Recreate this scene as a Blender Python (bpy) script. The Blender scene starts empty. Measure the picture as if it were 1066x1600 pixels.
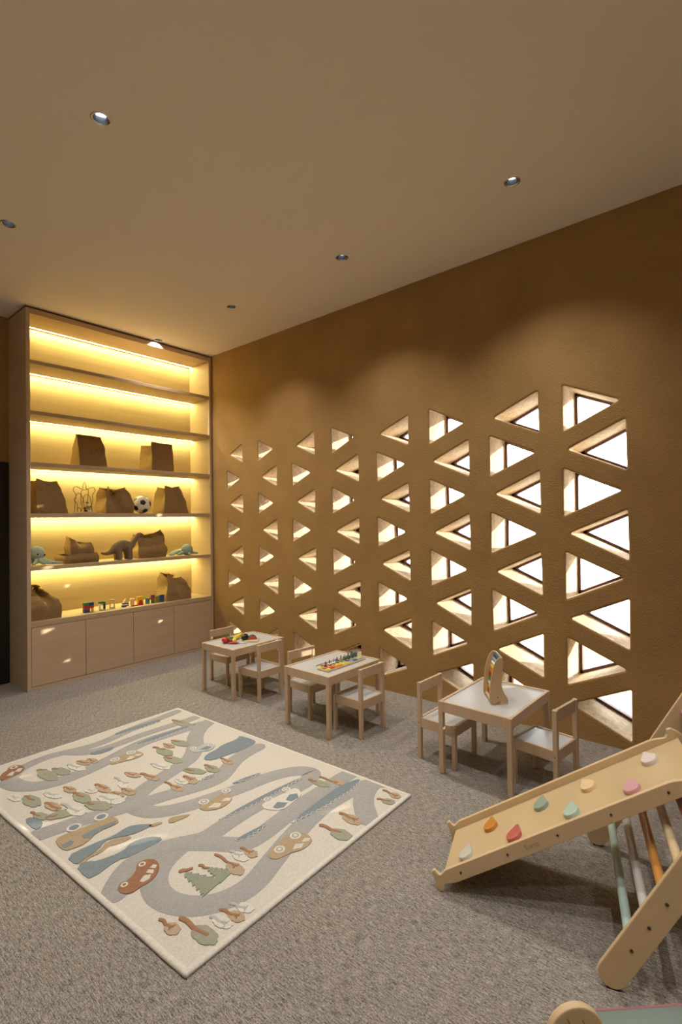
import bpy, bmesh, math, random
from mathutils import Vector, Matrix, noise
from mathutils.geometry import tessellate_polygon

# ------------------------------------------------------------------ camera, world, sun, exposure
scene = bpy.context.scene
COL = scene.collection
PI = math.pi


def make_camera():
    yaw, pitch, roll = math.radians(49.846), math.radians(0.873), math.radians(-0.859)
    fw = Vector((math.sin(yaw), math.cos(yaw), 0)); up = Vector((0, 0, 1))
    right = Vector((math.cos(yaw), -math.sin(yaw), 0))
    f = fw * math.cos(pitch) + up * math.sin(pitch)
    u = -fw * math.sin(pitch) + up * math.cos(pitch)
    ex = right * math.cos(roll) + u * math.sin(roll)
    ey = -right * math.sin(roll) + u * math.cos(roll)
    cam = bpy.data.cameras.new('camera'); ob = bpy.data.objects.new('camera', cam)
    COL.objects.link(ob)
    m = Matrix((ex, ey, -f)).transposed().to_4x4(); m.translation = Vector((0, 0, 1.6))
    ob.matrix_world = m
    cam.sensor_fit = 'VERTICAL'; cam.sensor_height = 24.0
    cam.lens = 789.7 / 1600 * 24.0
    cam.clip_start = 0.05; cam.clip_end = 300
    scene.camera = ob


make_camera()
world = bpy.data.worlds.new('world'); scene.world = world; world.use_nodes = True
bg = world.node_tree.nodes['Background']
bg.inputs['Color'].default_value = (0.93, 0.97, 1.0, 1)
bg.inputs['Strength'].default_value = 17.0

sl = bpy.data.lights.new('sun', 'SUN'); so = bpy.data.objects.new('sun', sl); COL.objects.link(so)
sl.energy = 16.0; sl.angle = math.radians(0.6); sl.color = (1.0, 0.86, 0.66)
so.rotation_euler = Vector((-1.0, 0.5, -0.165)).to_track_quat('-Z', 'Y').to_euler()
so.location = (12, -5, 6)

scene.view_settings.view_transform = 'Standard'; scene.view_settings.look = 'None'
scene.view_settings.exposure = 0.0; scene.view_settings.gamma = 1.0
scene.view_settings.use_curve_mapping = False
scene.cycles.use_denoising = True
scene.cycles.max_bounces = 9; scene.cycles.diffuse_bounces = 6; scene.cycles.transparent_max_bounces = 12
scene.cycles.sample_clamp_indirect = 6.0
scene.cycles.caustics_reflective = False; scene.cycles.caustics_refractive = False

LED_STRENGTH = 160.0
LED_COLOR = (1.0, 0.88, 0.31)
SPOT_POWER = 116.0
SPOT_COLOR = (1.0, 0.955, 0.89)

# ------------------------------------------------------------------ materials
MATS = {}


def mat(name, col, rough=0.6, var=0.0, scale=(8, 8, 8), bump=0.0, bscale=40.0, spec=0.4, coat=0.0, metal=0.0, detail=3.0, bdist=0.004, darker=None):
    m = bpy.data.materials.new(name); m.use_nodes = True; MATS[name] = m
    nt = m.node_tree; n = nt.nodes; l = nt.links
    b = n['Principled BSDF']
    b.inputs['Base Color'].default_value = (*col, 1); b.inputs['Roughness'].default_value = rough
    b.inputs['Specular IOR Level'].default_value = spec; b.inputs['Metallic'].default_value = metal
    b.inputs['Coat Weight'].default_value = coat
    if var > 0 or bump > 0:
        tc = n.new('ShaderNodeTexCoord')
    if var > 0:
        mp = n.new('ShaderNodeMapping'); mp.inputs['Scale'].default_value = scale
        l.new(tc.outputs['Object'], mp.inputs['Vector'])
        nz = n.new('ShaderNodeTexNoise'); nz.inputs['Scale'].default_value = 1.0; nz.inputs['Detail'].default_value = detail
        l.new(mp.outputs['Vector'], nz.inputs['Vector'])
        cr = n.new('ShaderNodeValToRGB')
        lo = tuple(c * (1 - var) for c in col) if darker is None else darker
        hi = tuple(min(1, c * (1 + var * .6)) for c in col)
        cr.color_ramp.elements[0].position = 0.3; cr.color_ramp.elements[1].position = 0.7
        cr.color_ramp.elements[0].color = (*lo, 1); cr.color_ramp.elements[1].color = (*hi, 1)
        l.new(nz.outputs['Fac'], cr.inputs['Fac']); l.new(cr.outputs['Color'], b.inputs['Base Color'])
    if bump > 0:
        nb = n.new('ShaderNodeTexNoise'); nb.inputs['Scale'].default_value = bscale; nb.inputs['Detail'].default_value = 4
        l.new(tc.outputs['Object'], nb.inputs['Vector'])
        bp = n.new('ShaderNodeBump'); bp.inputs['Strength'].default_value = bump; bp.inputs['Distance'].default_value = bdist
        l.new(nb.outputs['Fac'], bp.inputs['Height']); l.new(bp.outputs['Normal'], b.inputs['Normal'])
    return m


def emit(name, col, s):
    m = bpy.data.materials.new(name); m.use_nodes = True; MATS[name] = m
    b = m.node_tree.nodes['Principled BSDF']
    b.inputs['Base Color'].default_value = (0, 0, 0, 1)
    b.inputs['Emission Color'].default_value = (*col, 1); b.inputs['Emission Strength'].default_value = s
    return m


mat('stucco', (0.35, 0.212, 0.084), 0.92, 0.10, (3, 3, 3), 0.65, 80, 0.15, bdist=0.007)
mat('reveal_pale', (0.66, 0.535, 0.385), 0.95, 0.22, (30, 30, 30), 0.6, 70, 0.1, bdist=0.006)  # tone of the reveal faces, paler than the wall face
mat('ceiling_paint', (0.92, 0.845, 0.735), 0.95, spec=0.1)
mat('plaster_cream', (0.82, 0.75, 0.66), 0.95, spec=0.1)
mat('back_paint', (0.37, 0.225, 0.09), 0.95, spec=0.1)
mat('dark_panel', (0.012, 0.007, 0.005), 0.6)
mat('maple', (0.56, 0.42, 0.29), 0.5, 0.07, (1.2, 1.2, 18), spec=0.35)
mat('maple_shelf', (0.50, 0.375, 0.235), 0.5, 0.07, (1.2, 18, 18), spec=0.35)
mat('maple_dark', (0.10, 0.05, 0.025), 0.7)
mat('beech', (0.535, 0.39, 0.262), 0.5, 0.08, (10, 10, 2.5), spec=0.35)
mat('laminate', (0.49, 0.485, 0.48), 0.32, spec=0.5)
mat('birch', (0.62, 0.46, 0.275), 0.42, 0.05, (3, 3, 12), spec=0.4)
mat('birch_edge', (0.56, 0.39, 0.22), 0.5)
mat('birch_ramp', (0.59, 0.445, 0.26), 0.17, 0.04, (3, 3, 12), spec=0.5)
mat('frame_brown', (0.13, 0.06, 0.045), 0.55)
mat('jute', (0.30, 0.19, 0.085), 0.95, 0.22, (70, 70, 90), 0.8, 160, 0.1, bdist=0.004)
mat('jute_light', (0.34, 0.225, 0.105), 0.95, 0.22, (70, 70, 90), 0.8, 160, 0.1, bdist=0.004)
mat('plush_teal', (0.42, 0.52, 0.43), 0.95, 0.1, (60, 60, 60), 0.6, 180, 0.1)
mat('plush_brown', (0.25, 0.175, 0.11), 0.95, 0.2, (60, 60, 60), 0.6, 180, 0.1)
mat('black_glossy', (0.008, 0.008, 0.008), 0.25)
mat('ball_white', (0.80, 0.74, 0.68), 0.4)
mat('ball_black', (0.010, 0.008, 0.010), 0.45)
mat('wire', (0.09, 0.06, 0.02), 0.5, metal=0.0)
mat('chrome', (0.75, 0.76, 0.78), 0.18, metal=1.0)
mat('reflector_steel', (0.30, 0.34, 0.40), 0.22, metal=1.0)
mat('steel_dark', (0.16, 0.16, 0.17), 0.3, metal=1.0)
mat('screw', (0.10, 0.085, 0.06), 0.45, metal=0.6)
mat('felt_pad', (0.02, 0.017, 0.015), 0.9)
mat('sand', (0.80, 0.79, 0.76), 0.95)
mat('ink', (0.36, 0.23, 0.13), 0.8)
for nme, c in dict(red=(0.48, 0.028, 0.018), dark_red=(0.28, 0.015, 0.015), green=(0.04, 0.17, 0.04), yellow=(0.72, 0.52, 0.03), lime=(0.62, 0.62, 0.06),
                   black=(0.012, 0.010, 0.010), blue=(0.025, 0.06, 0.19), orange=(0.62, 0.19, 0.03), teal=(0.06, 0.19, 0.19), white=(0.78, 0.75, 0.70),
                   melon=(0.55, 0.10, 0.06), grey=(0.32, 0.34, 0.33), olive=(0.21, 0.24, 0.06), brown=(0.20, 0.09, 0.04), navy=(0.03, 0.05, 0.10), sky=(0.28, 0.42, 0.50), leaf=(0.05, 0.25, 0.03), pine=(0.09, 0.16, 0.12)).items():
    mat('paint_' + nme, c, 0.4, spec=0.45)
for nme, c in dict(hold_grey=(0.52, 0.52, 0.47), hold_orange=(0.52, 0.22, 0.035), hold_red=(0.46, 0.12, 0.10), hold_sage=(0.27, 0.35, 0.28), hold_teal=(0.40, 0.53, 0.46),
                   hold_cream=(0.76, 0.56, 0.33), hold_pink=(0.60, 0.33, 0.36), hold_white=(0.70, 0.62, 0.60), rung_blue=(0.44, 0.58, 0.55), rung_white=(0.55, 0.54, 0.52), rung_orange=(0.58, 0.27, 0.06),
                   rung_cream=(0.70, 0.55, 0.33), rung_red=(0.30, 0.06, 0.05), board_teal=(0.55, 0.68, 0.66), pink_edge=(0.34, 0.14, 0.16)).items():
    mat(nme, c, 0.35, spec=0.45)
for nme, c in dict(rug_cream=(0.575, 0.535, 0.48), rug_binding=(0.64, 0.60, 0.54), rug_road=(0.345, 0.335, 0.325), rug_blue=(0.205, 0.24, 0.265), rug_tan=(0.385, 0.295, 0.19),
                   rug_green=(0.30, 0.305, 0.24), rug_white=(0.60, 0.57, 0.52), rug_trunk=(0.32, 0.175, 0.10), rug_rust=(0.295, 0.15, 0.09), rug_foliage=(0.41, 0.315, 0.22), rug_fir=(0.265, 0.285, 0.225), rug_silver=(0.42, 0.42, 0.41)).items():
    mat(nme, c, 1.0, 0.10, (90, 90, 90), 0.7, 220, 0.05, bdist=0.003)
emit('led_glow', LED_COLOR, LED_STRENGTH)
emit('lamp_glow', (1.0, 0.97, 0.93), 22.0)


def carpet_material():
    m = bpy.data.materials.new('carpet'); m.use_nodes = True; MATS['carpet'] = m
    nt = m.node_tree; n = nt.nodes; l = nt.links; b = n['Principled BSDF']
    b.inputs['Roughness'].default_value = 1.0; b.inputs['Specular IOR Level'].default_value = 0.05
    tc = n.new('ShaderNodeTexCoord')

    def nz(sc, det, rough=0.6):
        mp = n.new('ShaderNodeMapping'); mp.inputs['Scale'].default_value = sc
        l.new(tc.outputs['Object'], mp.inputs['Vector'])
        t = n.new('ShaderNodeTexNoise'); t.inputs['Scale'].default_value = 1; t.inputs['Detail'].default_value = det; t.inputs['Roughness'].default_value = rough
        l.new(mp.outputs['Vector'], t.inputs['Vector']); return t
    a = nz((220, 24, 1), 3, 0.75); c = nz((2.2, 1.3, 1), 3)
    fine = nz((300, 120, 1), 2)
    cr = n.new('ShaderNodeValToRGB'); e = cr.color_ramp.elements
    e[0].position = 0.40; e[0].color = (0.100, 0.086, 0.074, 1); e[1].position = 0.61; e[1].color = (0.44, 0.400, 0.360, 1)
    mx = n.new('ShaderNodeMix'); mx.data_type = 'FLOAT'; mx.inputs[0].default_value = 0.45
    l.new(a.outputs['Fac'], mx.inputs[2]); l.new(fine.outputs['Fac'], mx.inputs[3])
    l.new(mx.outputs[0], cr.inputs['Fac'])
    mc = n.new('ShaderNodeMix'); mc.data_type = 'RGBA'; mc.blend_type = 'MULTIPLY'; mc.inputs[0].default_value = 0.35
    cr2 = n.new('ShaderNodeValToRGB'); cr2.color_ramp.elements[0].position = .3; cr2.color_ramp.elements[1].position = .7
    cr2.color_ramp.elements[0].color = (.72, .70, .68, 1)
    l.new(c.outputs['Fac'], cr2.inputs['Fac']); l.new(cr.outputs['Color'], mc.inputs[6]); l.new(cr2.outputs['Color'], mc.inputs[7])
    l.new(mc.outputs[2], b.inputs['Base Color'])
    bp = n.new('ShaderNodeBump'); bp.inputs['Strength'].default_value = 0.7; bp.inputs['Distance'].default_value = 0.004
    l.new(mx.outputs[0], bp.inputs['Height']); l.new(bp.outputs['Normal'], b.inputs['Normal'])


carpet_material()


def glass_material():
    m = bpy.data.materials.new('pane_glass'); m.use_nodes = True; MATS['pane_glass'] = m
    nt = m.node_tree; n = nt.nodes; l = nt.links
    n.remove(n['Principled BSDF']); out = n['Material Output']
    t = n.new('ShaderNodeBsdfTransparent'); t.inputs['Color'].default_value = (0.96, 0.98, 0.98, 1)
    g = n.new('ShaderNodeBsdfGlossy'); g.inputs['Roughness'].default_value = 0.02
    mx = n.new('ShaderNodeMixShader'); fr = n.new('ShaderNodeFresnel'); fr.inputs['IOR'].default_value = 1.3
    l.new(fr.outputs[0], mx.inputs[0]); l.new(t.outputs[0], mx.inputs[1]); l.new(g.outputs[0], mx.inputs[2]); l.new(mx.outputs[0], out.inputs['Surface'])


glass_material()


# ------------------------------------------------------------------ helpers
def link(name, data, parent=None):
    o = bpy.data.objects.new(name, data); COL.objects.link(o)
    if parent is not None:
        o.parent = parent
    return o


def tag(o, label=None, cat=None, group=None, kind=None):
    if label: o['label'] = label
    if cat: o['category'] = cat
    if group: o['group'] = group
    if kind: o['kind'] = kind
    return o


def thing(name, label, cat, loc=(0, 0, 0), rz=0.0, group=None):
    o = link(name, None); o.location = loc; o.rotation_euler = (0, 0, rz); o.empty_display_size = 0.1
    return tag(o, label, cat, group)


class MB:
    """collects shapes into one mesh"""
    def __init__(s): s.bm = bmesh.new()

    def box(s, lo, hi, bev=0.0, m=None):
        r = bmesh.ops.create_cube(s.bm, size=1.0); vs = r['verts']
        for v in vs:
            v.co = Vector([lo[i] + (v.co[i] + .5) * (hi[i] - lo[i]) for i in range(3)])
        if bev > 0:
            es = list({e for v in vs for e in v.link_edges})
            rr = bmesh.ops.bevel(s.bm, geom=es, offset=bev, segments=2, affect='EDGES', profile=0.5)
            vs = list({v for f in rr['faces'] for v in f.verts} | {v for v in vs if v.is_valid})
        if m is not None:
            for v in vs: v.co = m @ v.co
        return s

    def cyl(s, a, b, r, r2=None, seg=16, caps=True):
        a = Vector(a); b = Vector(b); d = b - a; L = d.length
        q = d.to_track_quat('Z', 'Y').to_matrix().to_4x4(); q.translation = (a + b) / 2
        bmesh.ops.create_cone(s.bm, cap_ends=caps, segments=seg, radius1=r, radius2=r if r2 is None else r2, depth=L, matrix=q)
        return s

    def ball(s, c, r, seg=20, rings=12, rot=None):
        m = Matrix.Translation(Vector(c))
        if rot is not None: m = m @ rot
        rr = (r, r, r) if isinstance(r, (int, float)) else r
        m = m @ Matrix.Diagonal((*rr, 1))
        bmesh.ops.create_uvsphere(s.bm, u_segments=seg, v_segments=rings, radius=1.0, matrix=m)
        return s

    def tube(s, pts, rad, seg=10, closed=False):
        pts = [Vector(p) for p in pts]; n = len(pts); rings = []
        rad = rad if isinstance(rad, (list, tuple)) else [rad] * n
        prev = None
        for i, p in enumerate(pts):
            t = (pts[(i + 1) % n] - pts[i - 1]) if closed else (pts[min(i + 1, n - 1)] - pts[max(i - 1, 0)])
            t.normalize()
            if prev is None:
                up = Vector((0, 0, 1)) if abs(t.z) < .9 else Vector((1, 0, 0))
                x = t.cross(up).normalized()
            else:
                x = (prev - t * prev.dot(t)).normalized()
            prev = x; y = t.cross(x)
            rings.append([s.bm.verts.new(p + (x * math.cos(2 * PI * k / seg) + y * math.sin(2 * PI * k / seg)) * rad[i]) for k in range(seg)])
        for i in range(n if closed else n - 1):
            A = rings[i]; B = rings[(i + 1) % n]
            for k in range(seg):
                s.bm.faces.new((A[k], A[(k + 1) % seg], B[(k + 1) % seg], B[k]))
        if not closed:
            s.bm.faces.new(rings[0][::-1]); s.bm.faces.new(rings[-1])
        return s

    def prism(s, poly, z0, z1, m=None, inset=0.0):
        """polygon in xy extruded from z0 to z1, optional bevelled top"""
        n = len(poly)
        ar = sum(poly[i][0] * poly[(i + 1) % n][1] - poly[(i + 1) % n][0] * poly[i][1] for i in range(n))
        if ar < 0: poly = poly[::-1]
        f = (lambda p: m @ Vector(p)) if m is not None else Vector
        b = [s.bm.verts.new(f((x, y, z0))) for x, y in poly]
        t = [s.bm.verts.new(f((x, y, z1))) for x, y in poly]
        s.bm.faces.new(b[::-1]); s.bm.faces.new(t)
        for i in range(n):
            s.bm.faces.new((b[i], b[(i + 1) % n], t[(i + 1) % n], t[i]))
        return s

    def lathe(s, prof, c=(0, 0, 0), seg=24):
        rings = []
        for r, z in prof:
            rings.append([s.bm.verts.new((c[0] + r * math.cos(2 * PI * k / seg), c[1] + r * math.sin(2 * PI * k / seg), c[2] + z)) for k in range(seg)])
        for A, B in zip(rings, rings[1:]):
            for k in range(seg):
                s.bm.faces.new((A[k], A[(k + 1) % seg], B[(k + 1) % seg], B[k]))
        return s

    def mesh(s, name, m, smooth=False, angle=None):
        bmesh.ops.recalc_face_normals(s.bm, faces=s.bm.faces[:])
        me = bpy.data.meshes.new(name); s.bm.to_mesh(me); s.bm.free()
        me.materials.append(MATS[m])
        if smooth:
            me.polygons.foreach_set('use_smooth', [True] * len(me.polygons))
            me.set_sharp_from_angle(angle=math.radians(angle or 40))
        return me

    def build(s, name, m, parent=None, smooth=False, angle=None):
        return link(name, s.mesh(name, m, smooth, angle), parent)


def copy_tree(o, parent=None):
    c = o.copy(); COL.objects.link(c); c.parent = parent
    for ch in list(o.children):
        if ch.type != 'LIGHT': copy_tree(ch, c)
    return c


def structure(o, label=None):
    return tag(o, label=label, kind='structure')


def chaikin(p, it=2, closed=True):
    for _ in range(it):
        q = []; n = len(p)
        rng = range(n) if closed else range(n - 1)
        if not closed: q.append(p[0])
        for i in rng:
            a = p[i]; b = p[(i + 1) % n]
            q.append((a[0] * .75 + b[0] * .25, a[1] * .75 + b[1] * .25)); q.append((a[0] * .25 + b[0] * .75, a[1] * .25 + b[1] * .75))
        if not closed: q.append(p[-1])
        p = q
    return p


# ------------------------------------------------------------------ the room
XW, YB, ZC = 3.89, 5.92, 3.722     # right wall face, back wall face, ceiling
X0, Y0 = -1.3, -3.0                # unseen left wall and rear wall
fl = MB().box((X0 - .1, Y0 - .1, -.12), (4.27, YB + .15, 0)).build('floor', 'carpet'); structure(fl, 'grey beige streaked carpet covering the room floor')
structure(MB().box((X0 - .15, Y0 - .1, 0), (X0, YB + .15, ZC + .1)).build('wall_left', 'plaster_cream'), 'plain cream wall facing the triangular windows')
structure(MB().box((X0, Y0 - .15, 0), (XW, Y0, ZC + .1)).build('wall_front', 'plaster_cream'), 'plain cream wall behind the viewer')
structure(MB().box((X0, YB, 0), (XW, YB + .15, ZC + .1)).build('wall_back', 'back_paint'), 'ochre wall behind the lit bookcase')
structure(MB().box((0.2, YB - .03, 0.004), (1.748, YB, 2.235), .004).build('trim_1', 'dark_panel'), 'very dark panel on the back wall beside the bookcase')
structure(MB().box((-40, -60, -.5), (120, 60, -.3)).build('ground', 'sand'), 'pale ground outside the windows')
structure(MB().box((5.1, -9, -.3), (5.35, 4.35, .50), .01).build('sun_block', 'sand'), 'low pale wall added outside the windows to block the sun')  # added wall, keeps direct sun out of the lowest window row
structure(MB().box((X0 - .15, Y0 - .15, ZC + .12), (4.27, YB + .15, ZC + .3)).build('roof', 'plaster_cream'), 'roof slab over the room')

LIGHTS = [(1.21, 2.63), (3.14, 1.19), (1.207, 4.05), (3.13, 2.59), (3.12, 4.01), (3.11, 5.372), (1.21, 1.2), (1.21, -.23), (1.21, -1.65)]
LR = 0.042


def ceiling_slab():
    outer = [(X0, Y0), (4.27, Y0), (4.27, YB + .1), (X0, YB + .1)]
    polys = [[Vector((x, y, 0)) for x, y in outer]]
    for cx, cy in LIGHTS:
        polys.append([Vector((cx + LR * math.cos(2 * PI * k / 24), cy + LR * math.sin(2 * PI * k / 24), 0)) for k in range(24)])
    tri = tessellate_polygon(polys)
    flat = [v for p in polys for v in p]
    me = bpy.data.meshes.new('ceiling')
    me.from_pydata([(v.x, v.y, ZC) for v in flat], [], [tuple(t) for t in tri])
    bm = bmesh.new(); bm.from_mesh(me)
    for f in bm.faces:
        if f.normal.z > 0: f.normal_flip()
    r = bmesh.ops.extrude_edge_only(bm, edges=[e for e in bm.edges if e.is_boundary])
    for v in [g for g in r['geom'] if isinstance(g, bmesh.types.BMVert)]: v.co.z += .1
    bm.to_mesh(me); bm.free(); me.materials.append(MATS['ceiling_paint'])
    return link('ceiling', me)


structure(ceiling_slab(), 'flat beige painted ceiling with recessed downlights')

# --- right wall with the triangular openings: eight columns, eight rows
HW = (.144, .156, .164, .171, .174, .184, .195, .2035)
TW = (.235, .25, .265, .293, .31, .33, .355, .38)
TS = (.212, .228, .238, .262, .27, .302, .322, .346)
YC = (4.98, 4.386, 3.81, 3.226, 2.654, 2.074, 1.506, .934)
rnd = random.Random(4)
OPEN = []
for ci in range(8):
    c = ci + 1
    for r in range(8):
        z = 2.395 + .0045 * (8 - c) - .308 * r
        j = lambda: rnd.uniform(-.005, .005)
        s = TS[ci] / 2
        if (c % 2 == 0) == (r % 2 == 0):      # points away from the bookcase
            y = YC[ci] + HW[ci]; tri = [(y + j(), z + s + j()), (y + j(), z - s + j()), (y - TW[ci] + j(), z + j())]; way = 'right'
        else:
            y = YC[ci] - HW[ci]; tri = [(y + j(), z - s + j()), (y + j(), z + s + j()), (y + TW[ci] + j(), z + j())]; way = 'left'
        OPEN.append((c, r + 1, way, tri))


def round_tri(tri, rc, grow, k=4):
    """contour of a triangle with corner radius rc, pushed outward by grow"""
    pts = [Vector((p[0], p[1])) for p in tri]
    ar = sum(pts[i].x * pts[(i + 1) % 3].y - pts[(i + 1) % 3].x * pts[i].y for i in range(3))
    if ar < 0: pts = pts[::-1]
    out = []
    for i in range(3):
        p = pts[i]; a = (pts[i - 1] - p).normalized(); b = (pts[(i + 1) % 3] - p).normalized()
        half = a.angle(b) / 2; c = p + (a + b).normalized() * (rc / math.sin(half))
        n1 = Vector((-a.y, a.x)); n1 = -n1 if n1.dot(b) > 0 else n1     # outward normal of incoming edge
        n2 = Vector((-b.y, b.x)); n2 = -n2 if n2.dot(a) > 0 else n2
        a1 = math.atan2(n1.y, n1.x); a2 = math.atan2(n2.y, n2.x)
        while a2 < a1: a2 += 2 * PI
        for q in range(k + 1):
            t = a1 + (a2 - a1) * q / k
            out.append(c + Vector((math.cos(t), math.sin(t))) * (rc + grow))
    return out


def right_wall():
    outer = [(Y0, 0), (YB + .15, 0), (YB + .15, ZC + .1), (Y0, ZC + .1)]
    prof = [(0.0, .014), (.0025, .0065), (.007, .002), (.014, 0.0)] + [(.38, 0.0)]
    bm = bmesh.new()

    def face_plane(grow, x):
        loops = [[Vector((a, b, 0)) for a, b in outer]] + [[Vector((p.x, p.y, 0)) for p in round_tri(t, .008, grow)] for _, _, _, t in OPEN]
        vs = [bm.verts.new((x, v.x, v.y)) for lp in loops for v in lp]
        for tr in tessellate_polygon(loops):
            try: bm.faces.new([vs[i] for i in tr])
            except ValueError: pass
        idx = 0; rings = []
        for lp in loops:
            rings.append(vs[idx:idx + len(lp)]); idx += len(lp)
        return rings
    inner = face_plane(prof[0][1], XW); back = face_plane(0.0, XW + .38)
    for h, (_, _, _, t) in enumerate(OPEN):
        prev = inner[h + 1]
        for x, g in prof[1:-1]:
            ring = [bm.verts.new((XW + x, p.x, p.y)) for p in round_tri(t, .008, g)]
            for k in range(len(ring)):
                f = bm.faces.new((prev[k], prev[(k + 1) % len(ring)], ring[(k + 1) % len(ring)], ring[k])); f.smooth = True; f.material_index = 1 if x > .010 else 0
            prev = ring
        ring = back[h + 1]
        for k in range(len(ring)):
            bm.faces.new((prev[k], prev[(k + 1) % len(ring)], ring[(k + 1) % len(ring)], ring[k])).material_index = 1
    for k in range(4):
        bm.faces.new((inner[0][k], inner[0][(k + 1) % 4], back[0][(k + 1) % 4], back[0][k]))
    bmesh.ops.recalc_face_normals(bm, faces=bm.faces[:])
    me = bpy.data.meshes.new('wall_right'); bm.to_mesh(me); bm.free(); me.materials.append(MATS['stucco']); me.materials.append(MATS['reveal_pale'])
    return link('wall_right', me)


structure(right_wall(), 'thick ochre stucco wall pierced by triangular openings')

ORD = ('first', 'second', 'third', 'fourth', 'fifth', 'sixth', 'seventh', 'eighth')
for i, (c, r, way, t) in enumerate(OPEN):
    w = link('window_%d' % (i + 1), None)
    cy = sum(p[0] for p in t) / 3; cz = sum(p[1] for p in t) / 3
    w.location = (XW + .335, cy, cz); w.empty_display_size = .05
    structure(w, 'triangular window pointing %s, %s from the top in the %s column from the bookcase' % (way, ORD[r - 1], ORD[c - 1]))
    loc = [(p[0] - cy, p[1] - cz) for p in t]
    a = round_tri(loc, .004, .003, 1); b = round_tri(loc, .002, -.020, 1)
    m = MB(); rows = []
    for ring, x in ((a, -.022), (b, -.022), (b, .022), (a, .022)):
        rows.append([m.bm.verts.new((x, p.x, p.y)) for p in ring])
    n = len(a)
    for q in range(4):
        A, B = rows[q], rows[(q + 1) % 4]
        for k in range(n): m.bm.faces.new((A[k], A[(k + 1) % n], B[(k + 1) % n], B[k]))
    m.build('window_frame', 'frame_brown', w)
    g = round_tri(loc, .002, -.017, 1)
    MB().prism([(p.x, p.y) for p in g], -.002, .002, m=Matrix(((0, 0, 1, 0.004), (1, 0, 0, 0), (0, 1, 0, 0), (0, 0, 0, 1)))).build('window_pane', 'pane_glass', w)

# ------------------------------------------------------------------ downlights
def downlight_proto():
    t = thing('downlight', 'x', 'downlight')
    MB().lathe([(LR - .004, .001), (LR + .004, -.004), (LR + .009, -.0015), (LR + .009, .0005)], seg=28).build('trim_ring', 'chrome', t, True, 60)
    MB().lathe([(LR - .004, .0), (LR - .010, .022), (LR - .017, .036), (.0005, .0365)], seg=28).build('reflector', 'reflector_steel', t, True, 60)
    MB().lathe([(.0003, .030), (.019, .030), (.021, .034)], seg=24).build('lamp', 'lamp_glow', t)
    return t


DL = downlight_proto()
DL_LABELS = ['recessed downlight in the ceiling above the rug, brightest and nearest of those on the left', 'recessed downlight in the ceiling above the nearest table, close to the triangular wall', 'recessed downlight at the left edge of the picture', 'recessed downlight in the ceiling above the middle table',
             'recessed downlight in the ceiling above the farthest table', 'recessed downlight glowing right against the top of the bookcase',
             'recessed downlight just above the upper edge of the picture, ahead of the viewer', 'recessed downlight outside the picture, above and right of the viewer', 'recessed downlight outside the picture, behind the viewer on the left']
for i, (x, y) in enumerate(LIGHTS):
    o = DL if i == 0 else copy_tree(DL)
    o.location = (x, y, ZC); o['label'] = DL_LABELS[i]; o['group'] = 'recessed ceiling downlights'
    L = bpy.data.lights.new('downlight_beam', 'SPOT'); lo = link('downlight_beam', L, o)
    L.energy = SPOT_POWER * (1.0 if i != 5 else 1.2); L.color = SPOT_COLOR; L.spot_size = math.radians(111); L.spot_blend = 1.0; L.shadow_soft_size = 0.02
    lo.location = (0, 0, .024)

# ------------------------------------------------------------------ bookcase
BX0, BX1, BY0, BY1, BZ = 1.756, 3.878, 5.42, 5.915, 3.700
SHELF_Z = [3.200, 2.705, 2.205, 1.705, 1.187]
BASE_Z = 0.657
bc = thing('bookcase', 'tall maple bookcase with lit yellow shelves and cupboard base', 'bookcase', (BX0, BY0, 0))
T = .036
BW = BX1 - BX0; BD = BY1 - BY0; BACK = .43
MB().box((0, 0, 0), (T, BD, BZ), .002).build('side_panel', 'maple', bc)
MB().box((BW - T, 0, 0), (BW, BD, BZ), .002).build('side_panel', 'maple', bc)
MB().box((T, 0, 3.648), (BW - T, BD, BZ), .002).build('top_panel', 'maple_shelf', bc)
MB().box((0.004, 0.03, BZ), (BW - .004, BD, ZC - .001)).build('shadow_gap', 'maple_dark', bc)
MB().box((T, BACK, .66), (BW - T, BACK + .02, 3.648)).build('back_panel', 'maple_shelf', bc)
undersides = [3.648] + [z - .037 for z in SHELF_Z]
for z in SHELF_Z:
    MB().box((T, .002, z - .037), (BW - T, BACK, z), .0015).build('shelf', 'maple_shelf', bc)
MB().box((T, .002, BASE_Z - .05), (BW - T, BACK + .02, BASE_Z), .0015).build('base_top', 'maple_shelf', bc)
for z in undersides:
    pr = MB().box((T + .002, BACK - .056, z - .004), (BW - T - .002, BACK - .034, z)).build('led_profile', 'maple_shelf', bc)
    m = MB(); y0, y1, zz = BACK - .052, BACK - .038, z - .0045
    f = m.bm.faces.new([m.bm.verts.new(q) for q in ((T + .004, y0, zz), (T + .004, y1, zz), (BW - T - .004, y1, zz), (BW - T - .004, y0, zz))])
    f.normal_update()
    if f.normal.z > 0: f.normal_flip()
    me = bpy.data.meshes.new('led_strip'); m.bm.to_mesh(me); m.bm.free(); me.materials.append(MATS['led_glow'])
    link('led_strip', me, pr)
MB().box((T, .045, 0), (BW - T, .065, BASE_Z - .05)).build('cupboard_carcass', 'maple_dark', bc)
MB().box((T, .004, 0), (BW - T, .02, .034)).build('plinth', 'maple', bc)
edges = [.037, .5425, 1.0585, 1.5605, BW - T - .001]
for k in range(4):
    MB().box((edges[k] + .0025, .004, .038), (edges[k + 1] - .0025, .026, BASE_Z - .054), .0015).build('door', 'maple', bc)
SY = BY0      # front edge of shelves


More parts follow.
